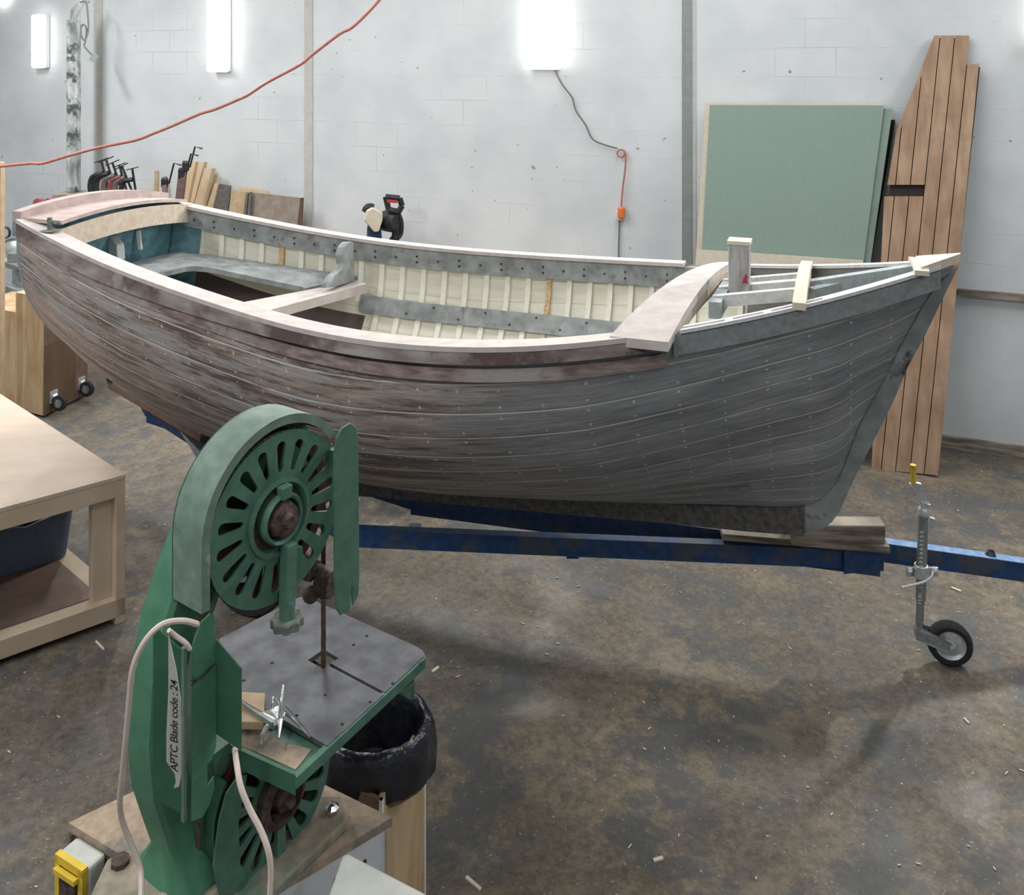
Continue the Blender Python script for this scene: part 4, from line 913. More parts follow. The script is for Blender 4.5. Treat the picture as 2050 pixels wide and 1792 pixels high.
tm.hexa([p+V((0, 0, -.03)), q+V((0, 0, -.03)), q+V((.01, .12, -.03)), p+V((.01, .12, -.03))], [p, q, q+V((.01, .12, 0)), p+V((.01, .12, 0))]); tm.build('timber_packer', M['oldtimber'], TR)
# jockey wheel
YJ = 4.22
J = thing('jockey_wheel', (PY(1897, 1300, YJ).x, YJ, 0), 'galvanised jockey wheel with yellow crank handle clamped to the blue drawbar', 'jockey wheel')
def j_(x, y, dy=0): return PY(x, y, YJ+dy)
MB().cyl(j_(1849, 1018), j_(1843, 1200), .0225, 20).build('outer_tube', M['galvdark'], J, smooth=True)
b = MB()
for i in range(16):
    y = 1066+i*8.5; b.obox(j_(1845.5-(i*.22), y, -.0235), (.008, 0, 0), (0, .002, 0), (0, 0, .004))
for i in range(6): b.obox(j_(1841.5, 1178+i*6, -.0235), (.007, 0, 0), (0, .002, 0), (0, 0, .003))
b.build('tube_notches', M['galv'], J)
MB().cyl(j_(1843, 1195), j_(1840, 1252), .0175, 16).build('inner_tube', M['galvdark'], J, smooth=True)
MB().lathe(j_(1850, 1022), (0, 0, 1), [(.0, -.02), (.028, -.02), (.029, .0), (.024, .012), (.018, .02), (.018, .04), (0, .04)], 20).build('top_collar', M['galv'], J, smooth=True)
c1, c2, c3, c4 = j_(1862, 1008), j_(1842, 1008), j_(1826, 968), j_(1842, 966)
MB().prism([j_(1841, 1003), j_(1860, 1007), j_(1862, 1012), j_(1845, 1014)], (0, -.02, .0)).build('crank_foot', M['galv'], J)
MB().prism([c2, c1, c4, c3], (.0, -.006, 0)).build('crank_arm', M['galv'], J)
MB().prism([j_(1819, 966), j_(1828, 963), j_(1842, 966), j_(1838, 971), j_(1826, 971)], (0, -.02, 0)).build('crank_head', M['galv'], J)
MB().lathe(j_(1828, 968, -.01), (0, 0, 1), [(0, 0), (.012, 0), (.0135, .012), (.0115, .03), (.013, .055), (.0125, .078), (.014, .08), (.0135, .088), (0, .088)], 18).build('crank_handle', M['yellow'], J, smooth=True)
MB().prism([j_(1862, 1036), j_(1874, 1040), j_(1872, 1056), j_(1863, 1064)], (0, .02, 0)).build('pawl', M['galv'], J, bevel=.004)
b = MB(); b.obox(j_(1846, 1144, .03), (.075, 0, 0), (0, .008, 0), (0, 0, .022))
for x in (1822, 1872): b.cyl(j_(x, 1142, .03), j_(x, 1142, -.02), .012, 12)
b.lathe(j_(1844, 1143), (0, 0, 1), [(.024, -.03), (.032, -.03), (.032, .03), (.024, .03)], 20); b.build('clamp', M['galv'], J, bevel=.004)
MB().tube(smooth_path([j_(1866, 1142, -.04), j_(1866, 1152, -.05), j_(1850, 1165, -.055), j_(1805, 1176, -.055)], 4), .006, 8).build('clamp_lever', M['galv'], J, smooth=True)
wc = V((j_(1897, 1276).x, YJ-.02, .100)); wax = V((-.24, -.97, 0)).normalized()
wh = MB().lathe(wc, wax, [(.068, -.028), (.085, -.03), (.096, -.02), (.10, 0), (.096, .02), (.085, .03), (.068, .028), (.06, 0), (.068, -.028)], 40).build('tyre', M['rubber'], J, smooth=True)
MB().lathe(wc, wax, [(.069, .024), (.066, .024), (.055, .012), (.03, .014), (.022, .03), (.012, .034), (0, .034)], 32).build('rim', M['galv'], J, smooth=True)
MB().lathe(wc, wax, [(.069, -.024), (.03, -.016), (0, -.03)], 32).build('rim_back', M['galv'], J, smooth=True)
sdj = wax*.034; ftop = j_(1840, 1255)
b = MB(); fw = V((.86, .50, 0))
for sg in (1, -1):
    o = wax*.036*sg
    a0 = ftop+o*.6; b.prism([a0+V((-.02, 0, .0)), a0+V((.01, 0, .005)), wc+o+V((.0, 0, .022)), wc+o+V((.012, 0, -.012)), wc+o+V((-.02, 0, -.025)), a0+V((-.02, 0, -.045))], wax*.003*sg)
b.obox(ftop+V((-.004, 0, -.012)), (.016, 0, 0), wax*.022, (0, 0, .018))
b.build('fork', M['galvdark'], J); MB().cyl(wc-wax*.042, wc+wax*.044, .008, 12).build('axle', M['galv'], J)

# ================================================================== WORK TABLE (left)
tp = .74
c_ = P(252, 950, tp); e_ = P(0, 788, tp); f_ = P(0, 1018, tp)
dside = (e_-c_).normalized(); dfront = (f_-c_).normalized(); LS, LF = 2.6, 1.5
T = thing('work_table', V((c_.x-.9, c_.y+.3, 0)), 'large pale pine work table with lower shelf, left of the bandsaw', 'table')
def tq(u, v, z): q = c_+dfront*u+dside*v; return V((q.x, q.y, z))
def tbox(u0, u1, v0, v1, z0, z1): return MB().hexa([tq(u0, v0, z0), tq(u1, v0, z0), tq(u1, v1, z0), tq(u0, v1, z0)], [tq(u0, v0, z1), tq(u1, v0, z1), tq(u1, v1, z1), tq(u0, v1, z1)])
tbox(0, LF, 0, LS, tp-.018, tp).build('tabletop', M['ply'], T)
tbox(.002, LF, .002, .045, tp-.105, tp-.018).build('apron', M['pine'], T, bevel=.002)
tbox(.002, .045, .045, LS, tp-.105, tp-.018).build('apron', M['pine'], T, bevel=.002)
for u, v in ((.002, .045), (LF-.1, .045), (.002, LS-.14), (LF-.1, LS-.14)):
    tbox(u, u+.045, v-.043, v+.05, .0, tp-.105).build('leg', M['pine'], T, bevel=.002)
    tbox(u+.045, u+.135, v, v+.045, .11, tp-.105).build('leg', M['pine'], T, bevel=.002)
tbox(.002, LF, .002, .095, .035, .125).build('lower_rail', M['pine'], T, bevel=.002)
tbox(.002, .095, .095, LS, .035, .125).build('lower_rail', M['pine'], T, bevel=.002)
tbox(.03, LF, .06, LS, .125, .137).build('shelf', M['brownply'], T) if False else tbox(.09, LF, .09, LS, .10, .13).build('shelf', M['brownply'], T)
# tub on the shelf
zt0 = .13; a0, a1 = P(137, 1118, zt0), P(-40, 1165, zt0)
dx_ = (a1-a0).normalized(); dy_ = V((-dx_.y, dx_.x, 0)); dy_ = dy_ if dy_.y > 0 else -dy_; Lt, Wt, Ht = (a1-a0).length, .30, .27
tb = thing('plastic_tub', (a0+a1)/2, 'slate blue plastic tub on the shelf under the pale table', 'tub')
b = MB(); n = 28
def tubring(g, z, k=0):
    r = []
    for i in range(n):
        q = 2*pi*i/n; ex = 4.5; cx = abs(cos(q))**(2/ex)*(1 if cos(q) > 0 else -1); sy = abs(sin(q))**(2/ex)*(1 if sin(q) > 0 else -1)
        p = a0+dx_*(Lt/2)+dy_*(Wt/2)+dx_*(Lt/2+g)*cx+dy_*(Wt/2+g)*sy; r.append(V((p.x, p.y, zt0+z+(k*(-.035*max(0, 1-abs(cx)*1.6)) if k else 0))))
    return r
b.sweep([tubring(-.0, .001), tubring(.02, Ht*.6), tubring(.035, Ht, 1), tubring(.045, Ht, 1), tubring(.045, Ht+.008, 1), tubring(.028, Ht+.006, 1), tubring(.012, Ht*.6), tubring(-.01, .01)])
b.build('tub_body', M['bluetub'], tb, smooth=True)
b = MB(); b.sweep([tubring(.0, Ht*.35), tubring(.0, Ht*.42)]); b.build('tub_contents', M['dark'], tb)

# ================================================================== BANDSAW CABINET
zc_ = .84
L_, BK, R_c = P(137, 1647, zc_), P(474, 1486, zc_), P(785, 1637, zc_); F_ = L_+(R_c-BK)
CB = thing('saw_cabinet', V(((L_.x+R_c.x)/2, (L_.y+R_c.y)/2, 0)), 'box stand under the green bandsaw, its top covered with sawdust', 'stand')
quad = [L_, F_, R_c, BK]
def zq(p, z): return V((p.x, p.y, z))
MB().hexa([zq(p, zc_-.022) for p in quad], [zq(p, zc_) for p in quad]).build('stand_top', M['sawdusty'], CB)
cen = sum((zq(p, 0) for p in quad), V((0, 0, 0)))/4
def ins(p, k): return cen+(zq(p, 0)-cen)*k
for (p, q, mt) in ((L_, F_, 'redbrown'), (F_, R_c, 'melamine'), (R_c, BK, 'wood4'), (BK, L_, 'redbrown')):
    nn = V((-(q-p).y, (q-p).x, 0)).normalized(); p1, q1 = ins(p, .995), ins(q, .995)
    MB().hexa([zq(p1, 0), zq(q1, 0), zq(q1+nn*.018, 0), zq(p1+nn*.018, 0)], [zq(p1, zc_-.022), zq(q1, zc_-.022), zq(q1+nn*.018, zc_-.022), zq(p1+nn*.018, zc_-.022)]).build('side_panel', M[mt], CB)
dfr = (R_c-F_).normalized(); nfr = V((dfr.y, -dfr.x, 0))
for i in range(7):
    t_ = .97-.0*i; q = F_+(R_c-F_)*(.965-.0*i); MB().lathe(zq(q, zc_-.06-.09*i)+nfr*.0005, nfr, [(0, .003), (.005, .002), (.005, -.002)], 8).build('screw', M['rusty'], CB)
for i in range(5):
    q = F_+(R_c-F_)*(.82-.2*i*.9); MB().lathe(zq(q, zc_-.07)+nfr*.0005, nfr, [(0, .003), (.005, .002), (.005, -.002)], 8).build('screw', M['rusty'], CB)
# yellow isolator switch on its left face
dLF = (F_-L_).normalized(); nLF = V((dLF.y, -dLF.x, 0)); nLF = nLF if nLF.y < 0 else -nLF
SWt = thing('isolator_switch', zq(L_+dLF*.1+nLF*.04, .70), 'grey switch box with yellow front on the left side of the bandsaw stand', 'switch')
sc = zq(L_+dLF*.095, .765)
MB().obox(sc+nLF*.028, dLF*.055, nLF*.026, V((0, 0, .06))).build('switch_body', M['greyplastic'], SWt, bevel=.008)
b = MB()
for dz in (-.055, .055): b.obox(sc+nLF*.060+V((0, 0, dz)), dLF*.052, nLF*.008, V((0, 0, .010)))
for dd in (-.044, .044): b.obox(sc+nLF*.060+dLF*dd, dLF*.009, nLF*.008, V((0, 0, .06)))
b.obox(sc+nLF*.058, dLF*.05, nLF*.003, V((0, 0, .055))); b.build('yellow_frame', M['yellow'], SWt)
MB().obox(sc+nLF*.068, dLF*.030, nLF*.006, V((0, 0, .035))).build('push_buttons', M['rusty'], SWt, bevel=.003)
MB().obox(sc+nLF*.076+V((0, 0, .038)), dLF*.040, nLF*.006, V((0, 0, .006))).build('hood', M['yellow'], SWt)

# ================================================================== BANDSAW
BA = V((.821, -.571, 0)); BB = V((.571, .821, 0)); BC = V((-.614, 2.236, 0))
def S(a, b_, z): return BC+BA*a+BB*b_+V((0, 0, z))
BS = thing('bandsaw', S(-.08, -.1, zc_), 'old green cast iron bandsaw with slotted wheel guards standing on the sawdust covered stand', 'bandsaw')
# upper wheel guard: arch shell
def arch(R, zc0, zb_, n=26, bmax=None, bstart=-1):
    pts = [(-R, zb_)]
    for i in range(n+1):
        q = pi-pi*i/n; b_ = R*cos(q); z = zc0+R*sin(q); pts.append((b_, z))
    return pts
ZU, ZL = 1.69, 1.010; RG = .225
o = arch(RG, ZU+.02, 1.565); o = [p for p in o if p[0] < .185]+[(.185, ZU+.02+.128)]
i_ = [(p[0]*.90, ZU+.02+(p[1]-ZU-.02)*.90 if p[1] > ZU+.02 else p[1]) for p in o]
b = MB()
b.sweep([[S(-.055, o[k][0], o[k][1]), S(.055, o[k][0], o[k][1]), S(.055, i_[k][0], i_[k][1]), S(.042, i_[k][0]*1.06, i_[k][1]), S(.04, o[k][0]*.975, ZU+.02+(o[k][1]-ZU-.02)*.975), S(-.055, o[k][0]*.975, ZU+.02+(o[k][1]-ZU-.02)*.975)] for k in range(len(o))])
b.build('upper_guard', M['greenrim'], BS, smooth=True)
# rounded back of the guard
b = MB(); b.prism([S(-.055, *p) for p in o+[(.185, 1.60), (.1, 1.52), (-.1, 1.52)]], BA*.004); b.build('guard_back', M['greendark'], BS)
def slotted(cz, R0, R1, R2, R3, a, th, nsl, name, mat):
    """cover disc with rounded radial slots from R1 to R2, wider at the rim"""
    m = MB(); d = 2*pi/nsl; N_ = 14
    rr = [R0, (R0+R1)/2]+[R1+(R2-R1)*(.5-.5*cos(pi*i/N_)) for i in range(N_+1)]+[(R2+R3)/2, R3]
    def wv(r):
        if r <= R1 or r >= R2: return 0
        wm = lerp(.0065, .0155, (r-R1)/(R2-R1))
        e0, e1 = (r-R1)/.007, (R2-r)/.014
        return wm*math.sqrt(max(0, 1-max(0, 1-e0)**2))*math.sqrt(max(0, 1-max(0, 1-e1)**2))
    for k in range(nsl):
        q = d*k+.12
        for sg in (1, -1):
            prev = None
            for r in rr:
                x = wv(r)/r; row = [S(a, r*cos(q+sg*lerp(x, d/2, f)), cz+r*sin(q+sg*lerp(x, d/2, f))) for f in (0, .5, 1)]
                if prev:
                    for e in (0, 1):
                        A = [prev[e], prev[e+1], row[e+1], row[e]]
                        m.add([p-BA*th for p in A]+A, [(0, 1, 2, 3), (7, 6, 5, 4), (0, 4, 7, 3), (1, 5, 6, 2)])
                prev = row
    ob = m.build(name, mat, BS); return ob
slotted(ZU, .088, .108, .182, .205, .050, .008, 18, 'upper_cover', M['green'])
MB().lathe(S(.05, 0, ZU), BA, [(.092, -.008), (.094, .008), (.084, .010), (.080, .004), (.078, -.014)], 36).build('hub_ring', M['green'], BS, smooth=True)
MB().lathe(S(.05, 0, ZU), BA, [(.079, -.014), (.0, -.014)], 24).build('hub_well', M['rusty'], BS)
MB().lathe(S(.05, 0, ZU), BA, [(.058, -.013), (.062, .016), (.057, .024), (.050, .020), (.048, -.012)], 32).build('hub_collar', M['green'], BS, smooth=True)
MB().lathe(S(.05, 0, ZU), BA, [(0, .045), (.014, .045), (.020, .034), (.038, .030), (.044, .018), (.046, .0)], 9).build('hub_nut', M['rusty'], BS)
# wheels with spokes
for cz, nm, rw in ((ZU, 'upper_wheel', .195), (ZL, 'lower_wheel', .160)):
    m = MB().lathe(S(0, 0, cz), BA, [(rw-.03, -.014), (rw, -.014), (rw, .014), (rw-.03, .014), (rw-.03, -.014)], 40)
    for k in range(6):
        q = 2*pi*k/6+.3; m.beam(S(0, 0, cz), S(0, (rw-.025)*cos(q), cz+(rw-.025)*sin(q)), .03, .02, BA)
    m.lathe(S(0, 0, cz), BA, [(0, -.03), (.035, -.03), (.035, .03), (0, .03)], 16)
    m.build(nm, M['redwheel'], BS)
# tension post, bracket and knob
MB().beam(S(.075, .01, ZU-.06), S(.075, .005, 1.475), .030, .03, BA).build('tension_post', M['green'], BS, bevel=.003)
MB().prism([S(.06, .03, ZU-.08), S(.06, .058, ZU-.09), S(.06, .052, 1.53), S(.06, .02, 1.50)], BA*.014).build('tension_bracket', M['greenbright'], BS, bevel=.003)
MB().cyl(S(.075, .005, 1.49), S(.075, .005, 1.44), .019, 16).build('tension_screw', M['green'], BS, smooth=True)
b = MB(); pr = [S(.075, .005, 1.428)+BA*(.037+.004*cos(8*q))*cos(q)+BB*(.037+.004*cos(8*q))*sin(q) for q in [2*pi*i/48 for i in range(48)]]
b.prism(pr, (0, 0, .022)); b.build('tension_knob', M['greydull'], BS, bevel=.003)
MB().prism([S(.058, -.015, ZU+.082), S(.058, .02, ZU+.082), S(.058, .015, ZU+.05), S(.058, -.012, ZU+.05)], BA*.022).build('hub_block', M['green'], BS, bevel=.003)
# vertical guard plate in front of the blade
gp = [(.137, 1.80), (.145, 1.845), (.165, 1.865), (.195, 1.868), (.215, 1.852), (.224, 1.82), (.228, 1.45), (.224, 1.405), (.204, 1.388), (.200, 1.445), (.194, 1.385), (.160, 1.385), (.145, 1.41), (.139, 1.5)]
MB().prism([S(.095, p, z) for p, z in gp], BA*.006).build('blade_guard', M['green'], BS, bevel=.002)
MB().obox(S(.075, .182, 1.78), BA*.02, BB*.02, V((0, 0, .02))).build('guard_bracket', M['greendark'], BS)
# blade
MB().obox(S(.0, .195, (ZU+ZL)/2), BA*.008, BB*.0012, V((0, 0, .36))).build('blade', M['rusty'], BS)
MB().obox(S(.0, -.195, (ZU+ZL)/2), BA*.008, BB*.0012, V((0, 0, .36))).build('blade', M['rusty'], BS)
# guide assembly
b = MB(); b.cyl(S(-.045, .14, 1.66), S(-.045, .14, 1.46), .014, 12); b.cyl(S(-.05, .15, 1.50), S(.02, .19, 1.44), .022, 12)
b.lathe(S(.02, .185, 1.43), BA+BB*.3, [(0, -.02), (.034, -.02), (.038, 0), (.034, .02), (0, .02)], 14); b.lathe(S(-.02, .155, 1.47), BA, [(0, -.02), (.028, -.02), (.028, .02), (0, .02)], 9)
b.ball(S(.0, .15, 1.41), .022); b.build('blade_guide', M['rusty'], BS, smooth=True)
# cast frame
cl_ = [(-.06, 1.70, .13), (-.11, 1.66, .12), (-.155, 1.59, .105), (-.197, 1.50, .10), (-.228, 1.38, .095), (-.236, 1.25, .095), (-.222, 1.13, .10), (-.195, 1.04, .10), (-.165, .96, .11), (-.150, .90, .15), (-.14, .868, .22)]
rings = []
for k, (bc, z, wd) in enumerate(cl_):
    b2, z2, _ = cl_[min(k+1, len(cl_)-1)]; b1, z1, _ = cl_[max(k-1, 0)]
    d = V((b2-b1, z2-z1)).normalized(); nx, nz = d.y, -d.x
    dep = .055+(.05 if k > 8 else 0)
    r = []
    for (ea, eb) in ((-1, -.8), (-.8, -1), (.8, -1), (1, -.8), (1, .8), (.8, 1), (-.8, 1), (-1, .8)):
        r.append(S(-.10+ea*dep, bc+eb*wd/2*nx, z+eb*wd/2*nz))
    rings.append(r)
b = MB().sweep(rings)
b.build('cast_frame', M['greenbright'], BS, smooth=True)
rib_ = []
for k, (bc, z, wd) in enumerate(cl_):
    b2, z2, _ = cl_[min(k+1, len(cl_)-1)]; b1, z1, _ = cl_[max(k-1, 0)]
    d = V((b2-b1, z2-z1)).normalized(); nx, nz = d.y, -d.x; e = -wd/2-.004
    rib_.append([S(-.17, bc+e*nx, z+e*nz), S(-.02, bc+e*nx, z+e*nz), S(-.02, bc+(e+.018)*nx, z+(e+.018)*nz), S(-.17, bc+(e+.018)*nx, z+(e+.018)*nz)])
MB().sweep(rib_).build('frame_flange', M['greenrim'], BS, smooth=True)
b = MB(); bpz = zc_+.0005
b.prism([S(-.28, -.25, bpz), S(-.22, -.33, bpz), S(.02, -.27, bpz), S(.12, -.16, bpz), S(.12, .17, bpz), S(.05, .21, bpz), S(-.02, .16, bpz), S(-.12, .02, bpz), S(-.24, -.15, bpz)], (0, 0, .026))
b.build('base_casting', M['basedust'], BS, bevel=.006)
MB().lathe(S(-.24, -.24, bpz+.026), (0, 0, 1), [(.022, 0), (.022, .012), (0, .016)], 8).build('base_bolt', M['rusty'], BS)
MB().lathe(S(.07, .16, bpz+.026), (0, 0, 1), [(.018, 0), (.018, .012), (.01, .02), (0, .022)], 8).build('base_bolt', M['chrome'], BS)
# heap of sawdust at the foot
b = MB(); hc = S(-.02, -.16, bpz+.026)
for i in range(9):
    b.ball(hc+BA*random.uniform(-.08, .14)+BB*random.uniform(-.06, .06)-V((0, 0, .006)), random.uniform(.03, .06), sc=(1, 1, .35))
tag(b.build('sawdust', M['sawdusty'], smooth=True), 'heap of brown sawdust on the bandsaw foot', 'sawdust', kind='stuff')
# lower guard and cover
ol = [(.178*cos(q), ZL+.178*sin(q)+.012) for q in [pi*.80+(pi*1.25)*i/26 for i in range(27)]]
b = MB(); b.sweep([[S(-.055, p, z), S(.035, p, z), S(.035, p*.96, ZL+(z-ZL)*.96), S(-.055, p*.96, ZL+(z-ZL)*.96)] for p, z in ol]); b.build('lower_guard', M['greendark'], BS, smooth=True)
MB().prism([S(-.055, .165*cos(2*pi*i/30), ZL+.165*sin(2*pi*i/30)) for i in range(30)], BA*.004).build('guard_back', M['greendark'], BS)
slotted(ZL, .062, .082, .155, .172, .050, .007, 17, 'lower_cover', M['green'])
pl_ = [(-.10, 1.125), (-.125, 1.14), (-.160, 1.12), (-.18, 1.07), (-.195, .98), (-.18, .90), (-.14, .872), (-.10, .868), (-.12, .93), (-.125, 1.03)]
MB().prism([S(.052, p, z) for p, z in pl_], BA*.006).build('cover_flap', M['green'], BS, bevel=.002)
MB().lathe(S(.05, 0, ZL), BA, [(.068, -.008), (.07, .02), (.055, .03), (.05, .03), (.05, -.01)], 28).build('hub_ring', M['rusty'], BS, smooth=True)
MB().lathe(S(.05, 0, ZL), BA, [(0, .05), (.012, .05), (.016, .035), (.028, .03), (.032, .0)], 7).build('hub_nut', M['rusty'], BS)
MB().beam(S(.055, .0, ZL-.05), S(.055, .0, ZL-.19), .026, .012, BA).build('cover_rib', M['green'], BS)
MB().beam(S(.07, .0, ZL+.03), S(.05, -.01, 1.165), .04, .035, BA).build('trunnion', M['rusty'], BS, bevel=.006)
# left blade guard: folded sheet
z1g, z0g = 1.585, 1.166
MB().prism([S(.10, p, z) for p, z in [(-.285, 1.165), (-.282, 1.545), (-.262, 1.582), (-.238, 1.59), (-.226, 1.58), (-.222, 1.34), (-.222, 1.29), (-.232, 1.265), (-.245, 1.262), (-.245, 1.215), (-.228, 1.225), (-.226, 1.20), (-.240, 1.17), (-.258, 1.155)]], BA*.003).build('side_guard', M['greenbright'], BS)
MB().prism([S(.10, -.222, 1.525), S(.165, -.205, 1.475), S(.165, -.205, 1.295), S(.10, -.222, 1.315)], BB*.003).build('guard_fold', M['greendark'], BS)  # faces right: its shade is put into the darker green
q0, q1 = S(.085, -.298, 0), S(.03, -.33, 0)
MB().prism([zq(q0, 1.18), zq(q0, 1.535), zq(q1, 1.585), zq(q1, 1.27), zq(q1, 1.215)], BB*.003).build('guard_fold', M['greendark'], BS)
MB().beam(S(.088, -.294, 1.165), S(.088, -.294, 1.54), .008, .010, BA).build('hinge_strip', M['greenrim'], BS)
MB().tube([S(.104, -.287, 1.47), S(.108, -.26, 1.464), S(.105, -.225, 1.475), S(.108, -.26, 1.468), S(.104, -.287, 1.46)], .0018, 5).build('tie_wire', M['blacksteel'], BS)
# curved tape label with handwriting
LB = lambda x, y: V(PY(x, y, 1.90-(375-x)*.0004))
lab = [(337, 1272), (341, 1290), (352, 1340), (361, 1400), (362, 1470), (362, 1555), (358, 1575), (348, 1578), (352, 1565), (350, 1550), (333, 1525), (333, 1470), (337, 1380), (337, 1310)]
tape = MB().prism([LB(*p) for p in lab], (0, .003, 0)).build('blade_tape', M['label'], BS)
fc = bpy.data.curves.new('txt', 'FONT'); fc.body = 'APTC Blade code : 24'; fc.size = .030; fc.shear = .35; fc.space_character = .92; fc.offset = .0004
to = bpy.data.objects.new('txt', fc); C.objects.link(to); bpy.context.view_layer.update()
me = bpy.data.meshes.new_from_object(to.evaluated_get(bpy.context.evaluated_depsgraph_get())); bpy.data.objects.remove(to)
xs = [v.co.x for v in me.vertices]; x0_, x1_ = min(xs), max(xs)
pa_, pb_2 = LB(357, 1535)+V((0, -.002, 0)), LB(357, 1350)+V((0, -.002, 0)); L2 = (pb_2-pa_).length; k2 = L2/(x1_-x0_)
dirx = (pb_2-pa_).normalized(); diry = V((-1, 0, 0))
for v in me.vertices:
    p = pa_+V((0, -.014, 0))+dirx*(v.co.x-x0_)*k2+diry*(v.co.y-.006)*k2*.95; v.co = p-ROOT['bandsaw']
me.materials.append(M['ink']); me.name = 'handwriting'; ho = bpy.data.objects.new('handwriting', me); C.objects.link(ho); ho.parent = tape
for v in me.vertices: v.co = v.co+ROOT['bandsaw']-ROOT[tape.name]
# table
ZT = 1.20
def tp_(x, y, z=ZT): return P(x, y, z)
steel = [tp_(439, 1279), tp_(598, 1196), tp_(611, 1194), tp_(835, 1295), tp_(848, 1304), tp_(849, 1314), tp_(771, 1386), tp_(763, 1382), tp_(661, 1328), tp_(678, 1318), tp_(648, 1300), tp_(616, 1322), tp_(648, 1339), tp_(657, 1332), tp_(758, 1386), tp_(768, 1391), tp_(655, 1493), tp_(478, 1388), tp_(436, 1360)]
tbl = MB().prism(steel, (0, 0, -.012)).build('saw_table', M['steeltable'], BS)
for (x, y) in ((545, 1327), (488, 1362), (651, 1391), (594, 1432), (708, 1291), (734, 1273), (685, 1450), (786, 1368), (842, 1328), (741, 1405)):
    MB().lathe(tp_(x, y, ZT+.0006), (0, 0, 1), [(0, 0), (.0045, 0), (.0045, -.002)], 10).build('table_hole', M['dark'], BS)
edge = [tp_(848, 1304), tp_(850, 1314), tp_(771, 1387), tp_(655, 1494), tp_(592, 1552)]
b = MB(); ri = []
for p in edge:
    o_ = V((.5, -.86, 0)).normalized()*.006
    ri.append([p+o_-V((0, 0, .002)), p-o_*2-V((0, 0, .002)), p-o_*2-V((0, 0, .028)), p+o_-V((0, 0, .028))])
b.sweep(ri); b.build('table_rim', M['green'], BS)
far_e = [tp_(848, 1304), tp_(611, 1194), tp_(598, 1196), tp_(439, 1279)]
b = MB(); b.sweep([[p+V((0, 0, -.012)), p+V((0, .0, -.045)), p+V((-.03, -.03, -.045)), p+V((-.03, -.03, -.012))] for p in far_e]); b.build('table_rim', M['greenrim'], BS)
zt2 = ZT-.022
tray = [tp_(478, 1385, zt2), tp_(655, 1492, zt2), tp_(592, 1550, zt2), tp_(478, 1500, zt2), tp_(440, 1480, zt2)]
MB().prism(tray, (0, 0, -.02)).build('table_web', M['green'], BS)
MB().prism([tp_(476, 1500, zt2+.018), tp_(592, 1553, zt2+.018), tp_(590, 1545, zt2+.018), tp_(480, 1493, zt2+.018)], (0, 0, -.045)).build('table_rim', M['greendark'], BS)
MB().prism([tp_(478, 1440, zt2+.003), tp_(520, 1448, zt2+.003), tp_(560, 1485, zt2+.003), tp_(625, 1500, zt2+.003), tp_(592, 1540, zt2+.003), tp_(478, 1490, zt2+.003)], (0, 0, -.003)).build('dust_layer', M['sawdusty'], BS)
MB().prism([PY(800, 1385, 2.36), PY(828, 1365, 2.40), PY(829, 1400, 2.40), PY(823, 1402, 2.40), PY(795, 1388, 2.36)], (0, .02, 0)).build('fence_bracket', M['green'], BS)
MB().obox(S(-.02, .12, ZT-.055), BA*.05, BB*.10, V((0, 0, .03))).build('trunnion', M['rusty'], BS)
MB().hexa([S(-.06, -.15, ZT-.09), S(.0, -.15, ZT-.09), S(.0, .05, ZT-.04), S(-.06, .05, ZT-.04)], [S(-.06, -.15, ZT-.02), S(.0, -.15, ZT-.02), S(.0, .05, ZT-.015), S(-.06, .05, ZT-.015)]).build('table_arm', M['green'], BS)

# wood block and cast metal fitting lying on the table
bk = [tp_(474, 1384, ZT+.02), tp_(531, 1387, ZT+.02), tp_(528, 1446, ZT+.02), tp_(474, 1445, ZT+.02)]
tag(MB().prism(bk, (0, 0, -.0195)).build('wood_block', M['wood4'], bevel=.002), 'small square plywood block lying on the bandsaw table', 'block')
FT = thing('metal_fitting', tp_(560, 1450, ZT), 'bright cast metal boat fitting with pointed horns lying on the bandsaw table', 'fitting')
def ft(x, y, h): return P(x, y, ZT+h)
hub_ = ft(560, 1425, .035)
def horn(pts, r, name='horn'): MB().tube(smooth_path(pts, 4), [lerp(r, r*.35, i/(4*(len(pts)-1))) for i in range(4*(len(pts)-1)+1)], 8).build(name, M['chrome'], FT, smooth=True)
horn([ft(562, 1440, .03), ft(564, 1410, .05), ft(567, 1372, .07)], .008)
horn([ft(562, 1440, .03), ft(560, 1460, .025), ft(558, 1478, .02)], .007)
horn([ft(568, 1420, .035), ft(590, 1440, .02), ft(622, 1476, .004)], .008)
horn([ft(550, 1450, .025), ft(510, 1425, .025), ft(478, 1402, .03)], .011)
horn([ft(545, 1440, .02), ft(526, 1470, .006), ft(523, 1496, -.015)], .008)
horn([ft(545, 1420, .03), ft(546, 1405, .045), ft(549, 1395, .05), ft(558, 1410, .04)], .004)
MB().prism([ft(515, 1425, .03), ft(540, 1420, .035), ft(562, 1408, .04), ft(572, 1425, .035), ft(565, 1448, .03), ft(545, 1452, .025)], (0, 0, -.006)).build('web', M['chrome'], FT, bevel=.002)
